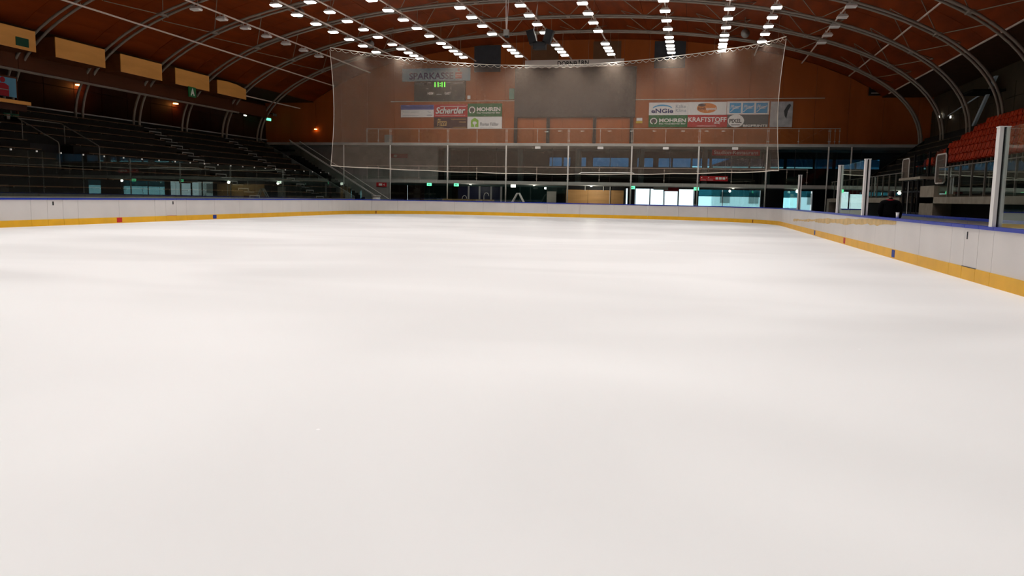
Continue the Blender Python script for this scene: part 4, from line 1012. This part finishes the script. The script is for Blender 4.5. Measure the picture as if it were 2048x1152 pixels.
V = [(0, 0, .98, (.20, .14)), (0, 0, 1.15, (.215, .15)), (0, .0, 1.32, (.22, .15)), (0, .01, 1.43, (.17, .11)), (0, .02, 1.50, .065), (0, .04, 1.57, .07),
     (-.24, 0, 1.40, .095), (-.285, -.02, 1.14, .09), (-.25, .20, .98, .062), (-.21, .30, .97, .042),
     (.24, 0, 1.40, .095), (.285, -.02, 1.14, .09), (.27, .17, .96, .062), (.24, .28, .95, .042),
     (-.10, 0, .88, .115), (-.12, .01, .50, .08), (-.12, -.02, .09, .052), (-.13, .13, .045, .045),
     (.10, 0, .88, .115), (.12, .01, .50, .08), (.12, -.02, .09, .052), (.13, .13, .045, .045)]
Eg = [(0,1),(1,2),(2,3),(3,4),(4,5),(3,6),(6,7),(7,8),(8,9),(3,10),(10,11),(11,12),(12,13),(0,14),(14,15),(15,16),(16,17),(0,18),(18,19),(19,20),(20,21)]
body_mesh('body', V, Eg, M_jacket, pr_)
bm = bmesh.new(); bmesh.ops.create_uvsphere(bm, u_segments=20, v_segments=14, radius=1)
for v in bm.verts:
    x, y, z = v.co; w = 1 - .18*max(0, -z); v.co = (x*.078*w, y*.098*(w if y > 0 else 1), z*.122)
    if y > .75 and -.2 < z < .12 and abs(x) < .25: v.co.y += .022*(1-abs(x)/.25)
me = bpy.data.meshes.new('head'); bm.to_mesh(me); bm.free(); me.materials.append(M_skin); me.polygons.foreach_set('use_smooth', [True]*len(me.polygons))
head = link('head', me, pr_, (0, .045, 1.655))
bm = bmesh.new(); bmesh.ops.create_uvsphere(bm, u_segments=20, v_segments=14, radius=1)
bmesh.ops.delete(bm, geom=[v for v in bm.verts if v.co.z < -.62 or (v.co.y > .45 and v.co.z < .45)], context='VERTS')
for v in bm.verts: v.co = (v.co.x*.090, v.co.y*.108 - .006, v.co.z*.133 + .006)
me = bpy.data.meshes.new('hair'); bm.to_mesh(me); bm.free(); me.materials.append(M_hair); me.polygons.foreach_set('use_smooth', [True]*len(me.polygons))
link('hair', me, head)
for s_ in (-1, 1):
    part('ear', MB().path([(PX+s_*.078, PY+.045, PZ+1.63), (PX+s_*.088, PY+.04, PZ+1.665), (PX+s_*.083, PY+.05, PZ+1.69)], [.012, .017, .01], 6), M_skin, head)
    part('eye', MB().path([(PX+s_*.03, PY+.045+.088, PZ+1.665), (PX+s_*.03, PY+.045+.096, PZ+1.665)], .012, 6), M_white, head)
part('mouth', MB().box(PX-.025, PY+.045+.082, PZ+1.588, PX+.025, PY+.045+.09, PZ+1.596), M_collar, head)
part('collar', MB().path([(PX+.115*math.cos(a), PY+.015+.10*math.sin(a), PZ+1.475-.012*math.sin(a)) for a in [2*H*i/18 for i in range(19)]], .036, 8), M_collar, pr_, True)
for s_, hx, hy, hz in ((-1, -.20, .33, .965), (1, .235, .31, .945)):
    body_mesh('hand', [(hx, hy-.04, hz, .03), (hx-s_*.005, hy+.02, hz, (.042, .02)), (hx-s_*.01, hy+.06, hz-.005, (.040, .017))], [(0,1),(1,2)], M_skin, pr_, 1)
    for q, l in enumerate((.066, .075, .07, .055)):
        ox = hx - s_*.01 + (q-1.5)*.021
        body_mesh('finger', [(ox, hy+.05, hz-.004, .0095), (ox, hy+.055+l*.5, hz-.012, .009), (ox, hy+.055+l*.8, hz-.034, .0075)], [(0,1),(1,2)], M_skin, pr_, 1)
    body_mesh('thumb', [(hx-s_*.03, hy+.0, hz, .012), (hx-s_*.06, hy+.03, hz-.005, .010), (hx-s_*.068, hy+.06, hz-.012, .008)], [(0,1),(1,2)], M_skin, pr_, 1)
pr_.rotation_euler = (0, 0, -ang)
t = thing('paper_cup', 'small white cup on the blue cap rail beside the person', 'cup', (XR+.06, 23.4, 1.085))
part('cup', MB().path([(XR+.06, 23.4, 1.085), (XR+.06, 23.4, 1.23)], [.035, .045], 10), M_white, t, True); part('lid', MB().path([(XR+.06, 23.4, 1.23), (XR+.06, 23.4, 1.245)], .048, 10), M_white, t)
